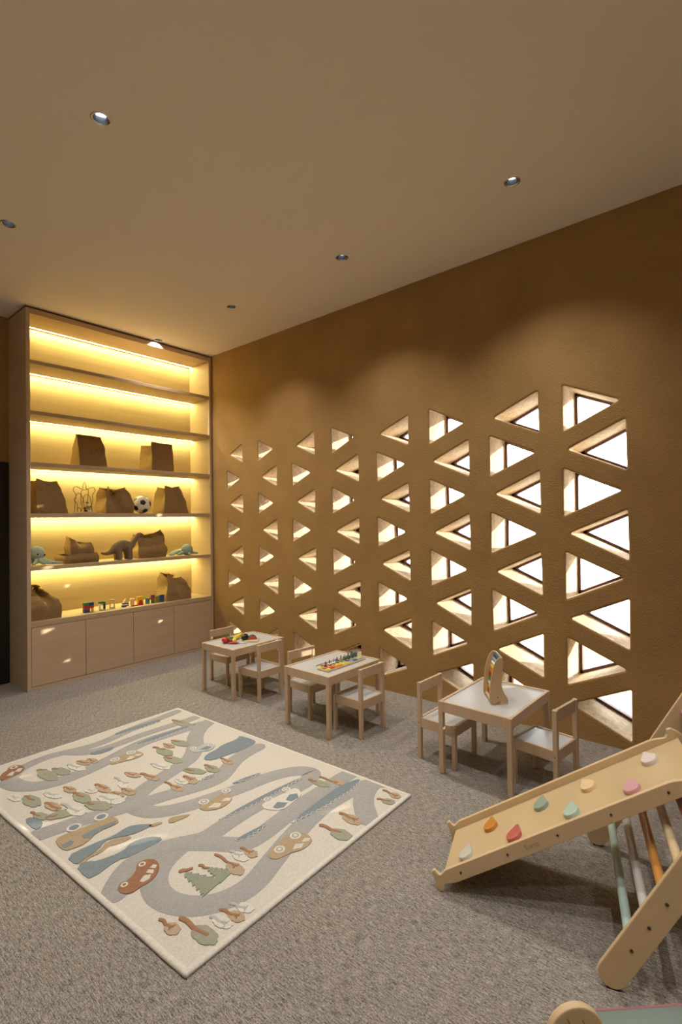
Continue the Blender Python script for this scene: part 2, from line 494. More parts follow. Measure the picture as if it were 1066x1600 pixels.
# ------------------------------------------------------------------ jute bags
def bag_mesh(name, w, d, h, prof, tops, seed, crumple=.01, gusset=.0, dent=(0, 0), mt='jute', rows=26, per=(22, 14), rc=.012):
    """open woven bag with folded sides.  prof: (t, width scale, depth scale, shift x, shift y);
    tops: rim heights at front-left, front, front-right, right, back-right, back, back-left, left"""
    bm = bmesh.new(); rings = []

    def pr(t):
        for A, B in zip(prof, prof[1:]):
            if A[0] <= t <= B[0]:
                k = (t - A[0]) / max(1e-6, B[0] - A[0]); k = k * k * (3 - 2 * k)
                return [A[i] + (B[i] - A[i]) * k for i in range(1, 5)]
        return prof[-1][1:]
    base = []                                  # (side, v in -1..1 along the side)
    for side in range(4):
        n = per[side % 2]
        base += [(side, -1 + 2 * k / n) for k in range(n)]
    for i in range(rows + 1):
        t = i / rows; ring = []
        ws, ds, ox, oy = pr(t); a = w / 2 * ws; b = d / 2 * ds
        for side, v in base:
            fold = max(0.0, min(1.0, (t - .12) / .5))
            x, y = ((v * a, -b), (a, v * b), (-v * a, b), (-a, -v * b))[side]
            m_ = 1 - abs(v)
            bulge = .035 * math.sin(PI * min(1, t * 1.1)) * (1 - v * v)
            if side == 1: x -= gusset * w * m_ * fold
            if side == 3: x += gusset * w * m_ * fold
            if side == 0:
                y -= bulge * d
                q = max(0.0, 1 - abs(v - dent[1]) * 2.2); y += dent[0] * d * q * t ** 1.3
            if side == 2: y += bulge * d
            k = (v + 1) / 2; j = side * 2 + (0 if k < .5 else 1); f = (k % .5) * 2
            tp = tops[j] * (1 - f) + tops[(j + 1) % 8] * f
            z = h * t * (1 + (tp - 1) * t)
            nv = noise.noise_vector(Vector((x * 6 + seed * 3.1, y * 6, z * 9 + seed)))
            n2 = noise.noise_vector(Vector((x * 16 + seed * 1.7, y * 16, z * 22 + seed)))
            k2 = crumple * (.15 + t)
            ring.append(bm.verts.new((x + ox * w + (nv.x + .4 * n2.x) * k2, y + oy * d + (nv.y + .4 * n2.y) * k2, max(0.0, z + nv.z * k2 * .5 * t))))
        rings.append(ring)
    seg = len(base)
    for A, B in zip(rings, rings[1:]):
        for k in range(seg):
            bm.faces.new((A[k], A[(k + 1) % seg], B[(k + 1) % seg], B[k]))
    bm.faces.new(rings[0][::-1])
    bmesh.ops.recalc_face_normals(bm, faces=bm.faces[:])
    me = bpy.data.meshes.new(name); bm.to_mesh(me); bm.free(); me.materials.append(MATS[mt])
    me.polygons.foreach_set('use_smooth', [True] * len(me.polygons)); me.set_sharp_from_angle(angle=math.radians(48))
    return me


def bag(label, x, y, z, rz=0.0, **kw):
    o = link('jute_bag', bag_mesh('jute_bag', **kw)); o.location = (x, y, z + .001); o.rotation_euler = (0, 0, rz)
    sm = o.modifiers.new('thick', 'SOLIDIFY'); sm.thickness = .006; sm.offset = -1
    return tag(o, label, 'bag', 'jute bags on the bookcase')


FY = 5.462
bag('brown jute bag with pinched top standing left on the third shelf from the top', 2.41, FY + .13, 2.205, w=.285, d=.26, h=.34, prof=[(0, 1, 1, 0, 0), (.5, .96, .66, 0, -.05), (1, .92, .10, 0, -.02)], tops=[1, 1.0, .985, .97, 1, 1, 1, .97], seed=1, crumple=.008)
bag('upright square jute bag alone on the right of the third shelf from the top', 3.215, FY + .14, 2.205, w=.285, d=.28, h=.335, prof=[(0, 1, 1, 0, 0), (.5, .98, .98, 0, 0), (1, .96, .85, 0, 0)], tops=[1.02, .99, .985, .94, .95, .95, .95, .92], seed=2, crumple=.007, gusset=.22)
bag('jute bag with drooping front rim at the left end of the football shelf', 2.005, FY + .14, 1.705, w=.29, d=.27, h=.335, prof=[(0, 1, 1, 0, 0), (.35, .93, .97, -.03, 0), (.7, .80, .85, -.09, 0), (1, .68, .7, -.13, .0)], tops=[1.05, .93, .99, .95, 1.0, 1.0, 1.0, .92], seed=3, crumple=.012, gusset=.18)
bag('slumped jute bag with gaping mouth between the wire bead toy and the football', 2.70, FY + .15, 1.705, w=.30, d=.28, h=.30, prof=[(0, 1, 1, 0, 0), (.3, 1.06, 1.05, 0, 0), (.65, .93, .9, -.04, 0), (1, .66, .70, -.08, .02)], tops=[1.04, .70, .98, .88, .9, .95, 1.0, .78], seed=4, crumple=.020, gusset=.30, dent=(.62, -.25))
bag('jute bag narrowing to a folded top right of the football', 3.395, FY + .14, 1.705, w=.33, d=.26, h=.325, prof=[(0, 1, 1, 0, 0), (.4, .90, .97, -.02, 0), (.75, .72, .85, -.07, 0), (1, .56, .75, -.11, 0)], tops=[1.05, .96, 1.03, .93, .97, .97, 1.0, .93], seed=5, crumple=.011, gusset=.16, dent=(.15, .3))
bag('crumpled squat jute bag with raised right corner behind the dinosaur head', 3.125, FY + .20, 1.187, w=.345, d=.22, h=.29, mt='jute_light', prof=[(0, 1, 1, 0, 0), (.28, 1.08, 1.1, 0, 0), (.55, .93, .85, 0, .02), (.78, .98, .9, 0, .04), (1, .90, .62, 0, .1)], tops=[.93, .90, 1.12, 1.0, 1.0, .93, .95, .88], seed=6, crumple=.022, gusset=.12)
bag('slumped jute bag with folded front standing left of the wooden blocks', 1.945, FY + .135, BASE_Z, w=.275, d=.25, h=.33, prof=[(0, 1, 1, 0, 0), (.38, 1.04, 1.05, 0, 0), (.55, .98, .95, -.01, .04), (.8, .66, .6, -.08, .15), (1, .40, .36, -.12, .22)], tops=[.92, .86, .88, .9, .95, 1.0, 1.0, .95], seed=7, crumple=.016, gusset=.1, dent=(.55, .2))
bag('tilted jute bag with peaked front fold standing right of the wooden blocks', 3.435, FY + .15, BASE_Z, w=.325, d=.25, h=.30, mt='jute_light', prof=[(0, 1, 1, 0, 0), (.3, 1.02, 1.02, -.02, 0), (.65, .85, .9, -.05, 0), (1, .62, .7, -.10, .02)], tops=[1.10, .86, .92, .85, .95, 1.0, 1.10, .85], seed=8, crumple=.022, gusset=.22, dent=(.35, .15))

bk = thing('jute_basket', 'low folded-down jute basket slumped beside the mint octopus with the eyes', 'basket', (2.305, 5.63, 1.188))
for nm, kw, loc, rz in (('basket_base', dict(w=.33, d=.26, h=.11, prof=[(0, 1, 1, 0, 0), (.5, 1.05, 1.06, 0, 0), (1, .96, .96, 0, 0)], tops=[.72, .95, .95, .9, 1, .95, .85, .75], seed=9, crumple=.012), (0, 0, 0), .0),
                        ('folded_top', dict(w=.23, d=.19, h=.16, prof=[(0, 1.0, 1.0, 0, 0), (.4, 1.06, 1.0, .0, 0), (1, .95, .60, 0, .02)], tops=[1.12, .72, .80, .7, .75, .85, 1.2, 1.15], seed=10, crumple=.016, dent=(.3, 0)), (.02, .0, .085), -.05)):
    o = link(nm, bag_mesh(nm, **kw), bk); o.location = loc; o.rotation_euler = (0, 0, rz)
    sm = o.modifiers.new('thick', 'SOLIDIFY'); sm.thickness = .010; sm.offset = -1


# ------------------------------------------------------------------ plush toys
def octopus(label, x, y, z, head_c, head_r, arms, eyes):
    t = thing('plush_octopus', label, 'plush toy', (x, y, z), 0, 'mint plush octopuses')
    MB().ball(head_c, head_r, 28, 18).build('head', 'plush_teal', t, True, 180)
    for a in arms:
        n = len(a); MB().tube(spline(a, 4), [.024 - .014 * i / (4 * (n - 1)) for i in range(4 * (n - 1) + 1)], 10).build('tentacle', 'plush_teal', t, True, 80)
    for e in eyes:
        MB().ball(e, .0085, 12, 8).build('eye', 'black_glossy', t, True, 180)
    return t


def spline(p, k):
    p = [Vector(q) for q in p]; out = []
    for i in range(len(p) - 1):
        a = p[max(i - 1, 0)]; b = p[i]; c = p[i + 1]; d = p[min(i + 2, len(p) - 1)]
        for s in range(k):
            t = s / k
            out.append(.5 * ((2 * b) + (c - a) * t + (2 * a - 5 * b + 4 * c - d) * t * t + (3 * b - a - 3 * c + d) * t ** 3))
    out.append(p[-1]); return out


octopus('mint plush octopus with black eyes at the left end of the second lowest shelf', 1.90, 5.555, 1.188, (-.01, 0, .125), (.068, .064, .072),
        [[(-.02, -.02, .065), (-.045, -.05, .03), (-.075, -.08, .021)], [(0, -.03, .065), (.01, -.06, .035), (.035, -.10, .022)], [(.02, -.02, .065), (.05, -.05, .035), (.09, -.085, .02)],
         [(.03, -.02, .06), (.08, -.05, .035), (.13, -.07, .025), (.20, -.075, .018)], [(-.04, .02, .06), (-.06, .05, .03), (-.075, .08, .02)], [(.02, .04, .06), (.06, .08, .03), (.10, .12, .02)]],
        [(-.025, -.0625, .118), (.043, -.046, .108)])
octopus('mint plush octopus lying on its front beside the right end panel', 3.545, 5.535, 1.188, (.01, -.03, .072), (.072, .070, .070),
        [[(-.03, 0, .055), (-.10, .0, .05), (-.16, -.02, .03), (-.225, -.05, .018)], [(-.03, .02, .06), (-.09, .05, .055), (-.15, .05, .035), (-.19, .03, .02)], [(.05, -.02, .04), (.10, -.04, .028), (.155, -.05, .02)],
         [(.05, 0, .05), (.11, .03, .035), (.17, .03, .02)], [(.01, -.07, .03), (-.005, -.095, .024), (-.02, -.10, .022)], [(-.04, -.03, .04), (-.10, -.05, .028), (-.14, -.06, .02)]], [])


def dinosaur():
    t = thing('plush_dinosaur', 'brown long-necked plush dinosaur standing between the basket and a jute bag', 'plush toy', (2.738, 5.497, 1.188))
    m = MB()
    sp = [((-.245, 0, .094), .007), ((-.215, 0, .082), .014), ((-.17, 0, .084), .022), ((-.125, 0, .105), .034), ((-.075, 0, .140), .054), ((-.01, 0, .158), .068), ((.05, 0, .152), .062), ((.095, 0, .165), .044), ((.125, 0, .200), .031), ((.155, 0, .242), .025), ((.178, 0, .270), .024)]
    P = spline([q for q, _ in sp], 4); R = []
    for i in range(len(P)):
        k = min(len(sp) - 2, i // 4); f = i / 4 - k; R.append(sp[k][1] * (1 - f) + sp[min(k + 1, len(sp) - 1)][1] * f)
    m.tube(P, R, 18)
    m.ball((.197, 0, .278), (.036, .025, .024)).ball((.226, 0, .266), (.026, .019, .016))
    for x in (-.065, .052):
        for y in (-.036, .036):
            m.tube([(x, y * .8, .135), (x + .004, y, .09), (x + .008, y * 1.1, .05), (x + .010, y * 1.1, .004)], [.040, .034, .028, .029], 14)
    o = m.build('body', 'plush_brown', t, True, 180)
    rm = o.modifiers.new('merge', 'REMESH'); rm.mode = 'VOXEL'; rm.voxel_size = .0055; rm.use_smooth_shade = True
    sm = o.modifiers.new('soften', 'SMOOTH'); sm.iterations = 6; sm.factor = .5
    for s in (-1, 1): MB().ball((.215, s * .023, .282), .006, 10, 8).build('eye', 'black_glossy', t, True, 180)


dinosaur()


# ------------------------------------------------------------------ football
def football():
    r = .103; t = thing('football', 'white football with black pentagons on the middle shelf', 'ball', (2.995, 5.56, 1.706))
    c = Vector((0, 0, r))
    rot = Matrix.Rotation(.5, 3, 'Z') @ Matrix.Rotation(.35, 3, 'X')
    bm = bmesh.new(); bmesh.ops.create_icosphere(bm, subdivisions=1, radius=1.0)
    ico = [rot @ v.co.normalized() for v in bm.verts]
    fc = [rot @ f.calc_center_median().normalized() for f in bm.faces]; bm.free()
    MB().ball(c, r, 40, 24).build('cover', 'ball_white', t, True, 180)
    for v in ico:
        dirs = sorted(fc, key=lambda q: -q.dot(v))[:5]
        tang = [(q / q.dot(v) - v).normalized() for q in dirs]
        t0 = tang[0]; ang = lambda q: math.atan2(q.dot(v.cross(t0)), q.dot(t0))
        tang.sort(key=ang)
        # pentagon corners lie between face directions
        cs = [((tang[k] + tang[(k + 1) % 5]).normalized()) * .36 + v for k in range(5)]
        m = MB(); rows = []
        n = 4; cen = m.bm.verts.new(c + v * r * 1.006)
        for q in range(1, n + 1):
            ring = []
            for k in range(5):
                for s in range(q):
                    p = (v + (cs[k] - v) * (q / n)) * (1 - s / q) + (v + (cs[(k + 1) % 5] - v) * (q / n)) * (s / q)
                    ring.append(m.bm.verts.new(c + p.normalized() * r * (1.006 if q < n else .999)))
            rows.append(ring)
        for k in range(5): m.bm.faces.new((cen, rows[0][k], rows[0][(k + 1) % 5]))
        for q in range(1, n):
            A, B = rows[q - 1], rows[q]
            for k in range(5):
                for s in range(q + 1):
                    b0 = B[k * (q + 1) + s]; b1 = B[(k * (q + 1) + s + 1) % len(B)]
                    a0 = A[(k * q + min(s, q)) % len(A)] if s < q else A[((k + 1) * q) % len(A)]
                    m.bm.faces.new((a0, b0, b1))
                    if s < q:
                        m.bm.faces.new((a0, b1, A[(k * q + s + 1) % len(A)]))
        m.build('panel', 'ball_black', t, True, 60)


football()

# ------------------------------------------------------------------ bead maze with wires
wt = thing('bead_maze', 'bead maze toy of looping gold wires on a wooden base', 'toy', (2.345, 5.54, 1.706))
MB().box((-.10, -.05, 0), (.10, .05, .018), .004).build('base', 'beech', wt)
W_ = [[(-.085, -.03, .015), (-.088, -.03, .10), (-.115, -.02, .14), (-.09, -.01, .19), (-.115, 0, .25), (-.085, .0, .285), (-.04, 0, .262), (-.02, 0, .262), (-.012, 0, .31), (0, 0, .335), (.012, 0, .31), (.02, 0, .262), (.05, 0, .27), (.095, 0, .28), (.11, .0, .245), (.085, 0, .20), (.09, .01, .15), (.085, .02, .10), (.08, .03, .015)],
      [(-.045, -.02, .09), (-.045, -.02, .17), (-.035, -.015, .24), (0, -.01, .25), (.035, -.01, .25), (.03, -.01, .17), (.025, -.01, .10), (.02, -.02, .015)],
      [(-.095, .02, .015), (-.085, .02, .15), (-.06, .02, .215), (-.02, .02, .19), (0, .02, .12), (.005, .02, .015)],
      [(-.02, .035, .015), (0, .035, .15), (.03, .035, .205), (.07, .035, .18), (.085, .035, .10), (.095, .035, .015)],
      [(-.09, -.035, .015), (-.08, -.035, .06), (-.06, -.035, .055), (-.05, -.035, .015)]]
for p in W_: MB().tube(spline(p, 5), .0030, 6).build('wire', 'wire', wt, True, 80)
for (x, y, z), r, c in (((.02, -.02, .115), .014, 'brown'), ((.018, -.02, .092), .014, 'sky'), ((.02, -.02, .072), .013, 'teal'), ((-.005, -.02, .055), .018, 'dark_red'), ((.0, -.02, .03), .016, 'black'), ((.045, 0, .065), .014, 'pine'), ((.07, .01, .075), .012, 'brown'), ((.04, -.02, .045), .012, 'olive'), ((.06, .0, .03), .011, 'white')):
    MB().ball((x, y, z), r, 14, 10).build('bead', 'paint_' + c, wt, True, 180)


# ------------------------------------------------------------------ wooden blocks on the cupboard top
def blocks():
    z = BASE_Z + .001

    def one(label, x, y, rz, parts):
        t = thing('toy_block', label, 'toy block', (x, y, z), rz, 'small wooden blocks on the cupboard top')
        for nm, c, lo, hi in parts:
            MB().box(lo, hi, .002).build(nm, c, t)
        return t
    one('cube of green, red and blue wooden blocks, largest and leftmost of the block row', 2.375, 5.54, -.2, [('brick', 'paint_green', (-.05, -.03, .07), (-.0, .03, .105)), ('brick', 'paint_blue', (0, -.03, .07), (.05, .03, .105)), ('brick', 'paint_red', (-.05, -.03, .035), (.012, .03, .07)), ('brick', 'paint_blue', (-.05, -.03, 0), (.012, .03, .035)), ('brick', 'paint_red', (.012, -.03, .045), (.05, .03, .07)), ('brick', 'paint_yellow', (.032, -.03, 0), (.05, .03, .045))])
    one('wooden arch with green top and blue leg, second of the block row', 2.525, 5.555, -.25, [('lintel', 'paint_green', (-.035, -.02, .07), (.035, .02, .092)), ('post', 'paint_white', (-.03, -.02, 0), (-.012, .02, .07)), ('post', 'paint_blue', (.014, -.02, .008), (.035, .02, .07)), ('sill', 'paint_lime', (-.03, -.02, 0), (.035, .02, .008))])
    t = one('hollow natural wood frame block, third of the block row', 2.64, 5.56, -.35, [('post', 'beech', (-.028, -.018, 0), (-.016, .018, .10)), ('post', 'beech', (.016, -.018, 0), (.028, .018, .10)), ('lintel', 'beech', (-.016, -.018, .088), (.016, .018, .10)), ('sill', 'beech', (-.016, -.018, 0), (.016, .018, .014))])
    t = one('striped navy and white wooden boat block beside the red block', 2.785, 5.545, -.2, [('hull', 'paint_navy', (-.04, -.02, .0), (.035, .02, .018)), ('stripe', 'paint_white', (-.04, -.02, .018), (.035, .02, .030)), ('stripe', 'paint_navy', (-.036, -.02, .030), (.03, .02, .044))])
    MB().prism([(-.028, .044), (.026, .044), (0, .09)], -.018, .018, m=Matrix(((1, 0, 0, 0), (0, 0, 1, 0), (0, 1, 0, 0), (0, 0, 0, 1)))).build('sail', 'hold_cream', t)
    one('flat white wooden tile lying in front of the boat block', 2.785, 5.475, -.1, [('tile', 'paint_white', (-.02, -.013, 0), (.02, .013, .013))])
    one('red wooden bar lying flat between the boat and the triangle block', 2.865, 5.49, -.1, [('bar', 'paint_red', (-.04, -.01, 0), (.032, .01, .012))])
    one('pale yellow wooden block upright behind the red bar', 2.885, 5.585, -.2, [('block', 'hold_cream', (-.025, -.015, 0), (.02, .015, .075))])
    t = thing('toy_block', 'red triangular wooden block in the middle of the block row', 'toy block', (2.945, 5.515, z), -.2, 'small wooden blocks on the cupboard top')
    MB().prism([(-.03, 0), (.03, 0), (.012, .06), (-.008, .06)], -.016, .016, m=Matrix(((1, 0, 0, 0), (0, 0, 1, 0), (0, 1, 0, 0), (0, 0, 0, 1)))).build('wedge', 'paint_red', t)
    one('tall yellow wooden block behind the red triangle', 2.99, 5.60, -.2, [('block', 'paint_yellow', (-.04, -.015, 0), (.03, .015, .085))])
    one('teal wooden block left of the red and green cross of blocks', 3.05, 5.545, -.2, [('block', 'paint_teal', (-.022, -.018, 0), (.02, .018, .062))])
    one('cross of red and green wooden bricks near the right of the block row', 3.105, 5.53, -.2, [('brick', 'paint_green', (-.014, -.016, 0), (.02, .016, .04)), ('brick', 'paint_red', (-.026, -.016, .04), (.024, .016, .07)), ('brick', 'paint_blue', (-.018, -.016, .07), (.02, .016, .095))])
    one('yellow green wooden block between the cross and the last navy block', 3.165, 5.535, -.2, [('block', 'paint_olive', (-.022, -.016, 0), (.02, .016, .075))])
    one('navy wooden block, last at the right end of the block row', 3.215, 5.52, -.2, [('block', 'paint_blue', (-.022, -.016, 0), (.026, .016, .084)), ('stripe', 'paint_teal', (-.034, -.016, 0), (-.022, .016, .084))])


blocks()

# ------------------------------------------------------------------ tables and chairs
def chair_proto():
    t = thing('child_chair', 'x', 'chair')
    w, d, s = .1425, .1425, .027
    for x in (-1, 1):
        a, b = sorted((x * w, x * (w - s)))
        MB().box((a, d - s, 0), (b, d, .265), .003).build('leg', 'beech', t)
        MB().box((a, -d, 0), (b, -d + s, .50), .003).build('leg', 'beech', t)
        a, b = sorted((x * (w - .004), x * (w - .020)))
        MB().box((a, -d + s, .205), (b, d - s, .268), .002).build('side_rail', 'beech', t)
    MB().box((-w + s, d - .020, .205), (w - s, d - .003, .268), .002).build('front_rail', 'beech', t)
    MB().box((-w + s, -d + .004, .205), (w - s, -d + .020, .268), .002).build('back_rail', 'beech', t)
    MB().box((-w + .020, -d + .0205, .255), (w - .020, d - .0205, .2625), .0015).build('seat', 'laminate', t)
    MB().box((-w + s, -d + .006, .428), (w - s, -d + .024, .499), .003).build('backrest', 'beech', t)
    for x in (-1, 1):
        MB().cyl((x * (w + .0008), -d + s / 2, .235), (x * (w - .006), -d + s / 2, .235), .0042, seg=10).build('screw', 'screw', t)
    return t


def table_proto():
    t = thing('child_table', 'x', 'table')
    w, d, s = .312, .237, .031
    for x in (-1, 1):
        for y in (-1, 1):
            xa, xb = sorted((x * w, x * (w - s))); ya, yb = sorted((y * d, y * (d - s)))
            MB().box((xa, ya, 0), (xb, yb, .4495), .003).build('leg', 'beech', t)
    for y in (-1, 1):
        ya, yb = sorted((y * (d - .001), y * (d - .020)))
        MB().box((-w + s, ya, .385), (w - s, yb, .450), .002).build('long_rail', 'beech', t)
    for x in (-1, 1):
        xa, xb = sorted((x * (w - .001), x * (w - .020)))
        MB().box((xa, -d + s, .385), (xb, d - s, .450), .002).build('short_rail', 'beech', t)
    MB().prism([(-w + .0205, -d + s + .0), (-w + s, -d + s), (-w + s, -d + .0205), (w - s, -d + .0205), (w - s, -d + s), (w - .0205, -d + s), (w - .0205, d - s), (w - s, d - s), (w - s, d - .0205), (-w + s, d - .0205), (-w + s, d - s), (-w + .0205, d - s)], .436, .4445).build('table_top', 'laminate', t)
    return t


TABLES = [((3.135, 3.905), 0.0, 'small beech table with white top holding toy fruit and vegetables, nearest the bookcase'),
          ((3.075, 2.700), -.02, 'small beech table with white top holding the ring counting board, middle of three'),
          ((3.137, 1.368), -.02, 'small beech table with white top holding the curved wooden rainbow toy')]
CHAIRS = [((3.195, 4.20), PI, 'beech child chair between the farthest table and the bookcase'),
          ((3.075, 3.59), 0.0, 'beech child chair on the near side of the toy fruit table'),
          ((3.085, 2.955), PI - .1, 'beech child chair behind the ring counting table, farther from the viewer'),
          ((3.055, 2.425), -.04, 'beech child chair on the near side of the ring counting table'),
          ((3.062, 1.678), PI - .04, 'beech child chair left of the rainbow toy table'),
          ((3.125, 1.055), -.14, 'beech child chair between the rainbow toy table and the climbing ramp')]
tp = table_proto(); cp = chair_proto()
for i, ((x, y), rz, lb) in enumerate(TABLES):
    o = tp if i == 0 else copy_tree(tp); o.location = (x, y, .001); o.rotation_euler = (0, 0, rz); o['label'] = lb; o['group'] = 'small beech tables along the wall'
for i, ((x, y), rz, lb) in enumerate(CHAIRS):
    o = cp if i == 0 else copy_tree(cp); o.location = (x, y, .001); o.rotation_euler = (0, 0, rz); o['label'] = lb; o['group'] = 'beech child chairs'
TZ = .4465

# ------------------------------------------------------------------ toy food on the far table
FG = 'toy food on the far table'
o = thing('toy_tomato', 'round red toy tomato, leftmost of the toy food', 'toy food', (2.955, 3.95, TZ), 0, FG)
MB().ball((0, 0, .030), (.033, .033, .030)).build('fruit', 'paint_red', o, True, 180)
m = MB()
for k in range(5): m.box((-.004, 0, .0585), (.004, .016, .0605), 0, Matrix.Rotation(k * 1.257, 4, 'Z'))
m.build('stalk', 'paint_leaf', o)
o = thing('toy_radish', 'small dark red toy radish next to the tomato', 'toy food', (2.990, 3.915, TZ), 0, FG)
MB().ball((0, 0, .019), (.021, .021, .019)).build('root', 'paint_dark_red', o, True, 180)
MB().cyl((0, 0, .036), (.004, 0, .046), .004, .002, 8).build('stalk', 'paint_leaf', o)
o = thing('toy_lemon', 'bright yellow toy lemon in front of the banana', 'toy food', (3.022, 3.905, TZ), .6, FG)
MB().ball((0, 0, .021), (.030, .021, .021)).build('fruit', 'paint_lime', o, True, 180)
MB().cyl((.026, 0, .021), (.036, 0, .021), .008, .003, 10).build('tip', 'paint_lime', o, True)
o = thing('toy_pepper', 'dark green toy pepper behind the radish', 'toy food', (3.020, 3.965, TZ), .1, FG)
MB().ball((-.012, 0, .027), (.028, .026, .027)).ball((.02, 0, .022), (.028, .018, .018)).build('fruit', 'paint_green', o, True, 180)
MB().cyl((-.012, 0, .05), (-.014, 0, .066), .005, .004, 8).build('stalk', 'paint_leaf', o)
o = thing('toy_banana', 'yellow toy banana curving up behind the lemon', 'toy food', (3.125, 3.975, TZ + .002), .35, FG)
MB().tube(spline([(-.07, 0, .02), (-.03, .012, .017), (.02, .016, .02), (.06, .006, .034), (.075, 0, .046)], 5), [.008 + .013 * math.sin(PI * min(1, i / 18)) for i in range(21)], 12).build('fruit', 'paint_yellow', o, True, 180)
MB().cyl((.074, 0, .045), (.079, 0, .052), .006, .005, 8).build('stalk', 'paint_brown', o)
o = thing('toy_chilli', 'long red toy chilli lying in front of the tomato', 'toy food', (2.975, 3.868, TZ), -.75, FG)
MB().tube(spline([(-.042, 0, .010), (-.01, .003, .011), (.025, 0, .011), (.045, -.004, .011)], 4), [.004 + .007 * min(1, i / 5) for i in range(13)], 10).build('fruit', 'paint_red', o, True, 180)
MB().cyl((.044, -.004, .011), (.058, -.004, .013), .004, .003, 8).build('stalk', 'paint_leaf', o)
o = thing('toy_knife', 'pale wooden toy knife lying before the chopping board', 'toy knife', (3.035, 3.825, TZ), -.75, FG)
MB().box((-.045, -.007, 0), (.0, .007, .010), .003).build('handle', 'birch', o)
MB().prism([(0, -.010), (.055, -.010), (.062, .0), (.055, .008), (0, .008)], .002, .007).build('blade', 'paint_white', o)
o = thing('toy_aubergine', 'almost black round toy aubergine behind the chopping board', 'toy food', (3.135, 3.885, TZ), .4, FG)
MB().ball((0, 0, .034), (.042, .036, .034)).build('fruit', 'paint_black', o, True, 180)
MB().cyl((-.036, 0, .046), (-.05, 0, .056), .007, .005, 8).build('stalk', 'paint_olive', o)
o = thing('toy_chopping_board', 'thin pale wooden toy chopping board', 'chopping board', (3.17, 3.828, TZ), -.82, FG)
MB().box((-.07, -.062, 0), (.07, .062, .010), .003).build('board', 'birch', o)
MB().cyl((.052, .044, .0104), (.052, .044, .0098), .006, seg=14).build('hole', 'paint_brown', o)
o = thing('toy_watermelon', 'half slice of toy watermelon on the chopping board', 'toy food', (3.185, 3.835, TZ + .0105), -.6, FG)
mm = Matrix(((1, 0, 0, 0), (0, 0, 1, 0), (0, 1, 0, 0), (0, 0, 0, 1)))
MB().prism([(.044 * math.cos(PI * k / 16), .044 * math.sin(PI * k / 16)) for k in range(17)], -.014, .014, m=mm).build('rind', 'paint_green', o)
MB().prism([(.037 * math.cos(PI * k / 16), .002 + .037 * math.sin(PI * k / 16)) for k in range(17)], -.0155, .0155, m=mm).build('flesh', 'paint_melon', o)

# ------------------------------------------------------------------ ring counting board on the middle table
o = thing('counting_board', 'long wooden counting board with ten pegs of coloured rings', 'toy', (3.09, 2.617, TZ), -.02)
MB().box((-.232, -.058, 0), (.232, .058, .013), .003).build('board', 'birch', o)
RC = ['lime', 'navy', 'dark_red', 'leaf', 'blue', 'olive', 'brown', 'teal', 'pine', 'teal']
TC = ['lime', 'red', 'orange', 'orange', 'lime', 'yellow', 'sky', 'blue', 'grey', 'grey']
for k in range(10):
    x = -.205 + .0455 * k
    MB().cyl((x, .034, .012), (x, .034, .048 + .0022 * k), .0045, seg=10).build('peg', 'paint_brown' if k % 3 else 'beech', o, True, 50)
    n = 1 + k // 2
    for q in range(n):
        MB().lathe([(.0055, .0), (.014, .0), (.017, .003), (.014, .007), (.0055, .007), (.0055, 0)], (x, .034, .0131 + q * .0074), 18).build('ring', 'paint_' + (RC[k] if q % 2 == 0 else ('pine' if k > 5 else 'white')), o, True, 50)
    m = MB().box((x - .019, -.050, .0125), (x + .019, -.020, .0185), .002); m.build('number_tile', 'paint_' + TC[k], o)
    MB().box((x - .019, -.015, .0125), (x + .019, .010, .0165), .002).build('count_tile', 'paint_' + TC[(k + 1) % 10], o)
fr = thing('fishing_rod', 'thin pale wooden toy fishing rod lying behind the ring board', 'toy', (2.985, 2.745, TZ), -.05)
MB().cyl((-.06, 0, .004), (.16, 0, .004), .0035, seg=8).build('stick', 'paint_grey', fr, True, 50)
m = MB().cyl((.155, 0, .005), (.172, 0, .005), .005, seg=10).build('magnet', 'paint_red', fr, True, 50)
for k, (dx, dy, c) in enumerate(((-.02, .0, 'red'), (.03, .012, 'melon'), (.08, .004, 'red'))):
    q = thing('toy_fish', ('red flat toy fish by the left of the ring board', 'salmon flat toy fish behind the ring board', 'red flat toy fish by the middle pegs')[k], 'toy', (2.985 + dx, 2.705 + dy, TZ), .3 * k, 'toy fish on the middle table')
    MB().prism([(-.018, 0), (-.01, .008), (.006, .008), (.012, .002), (.02, .008), (.02, -.008), (.012, -.002), (.006, -.008), (-.01, -.008)], 0, .006).build('fish_body', 'paint_' + c, q)

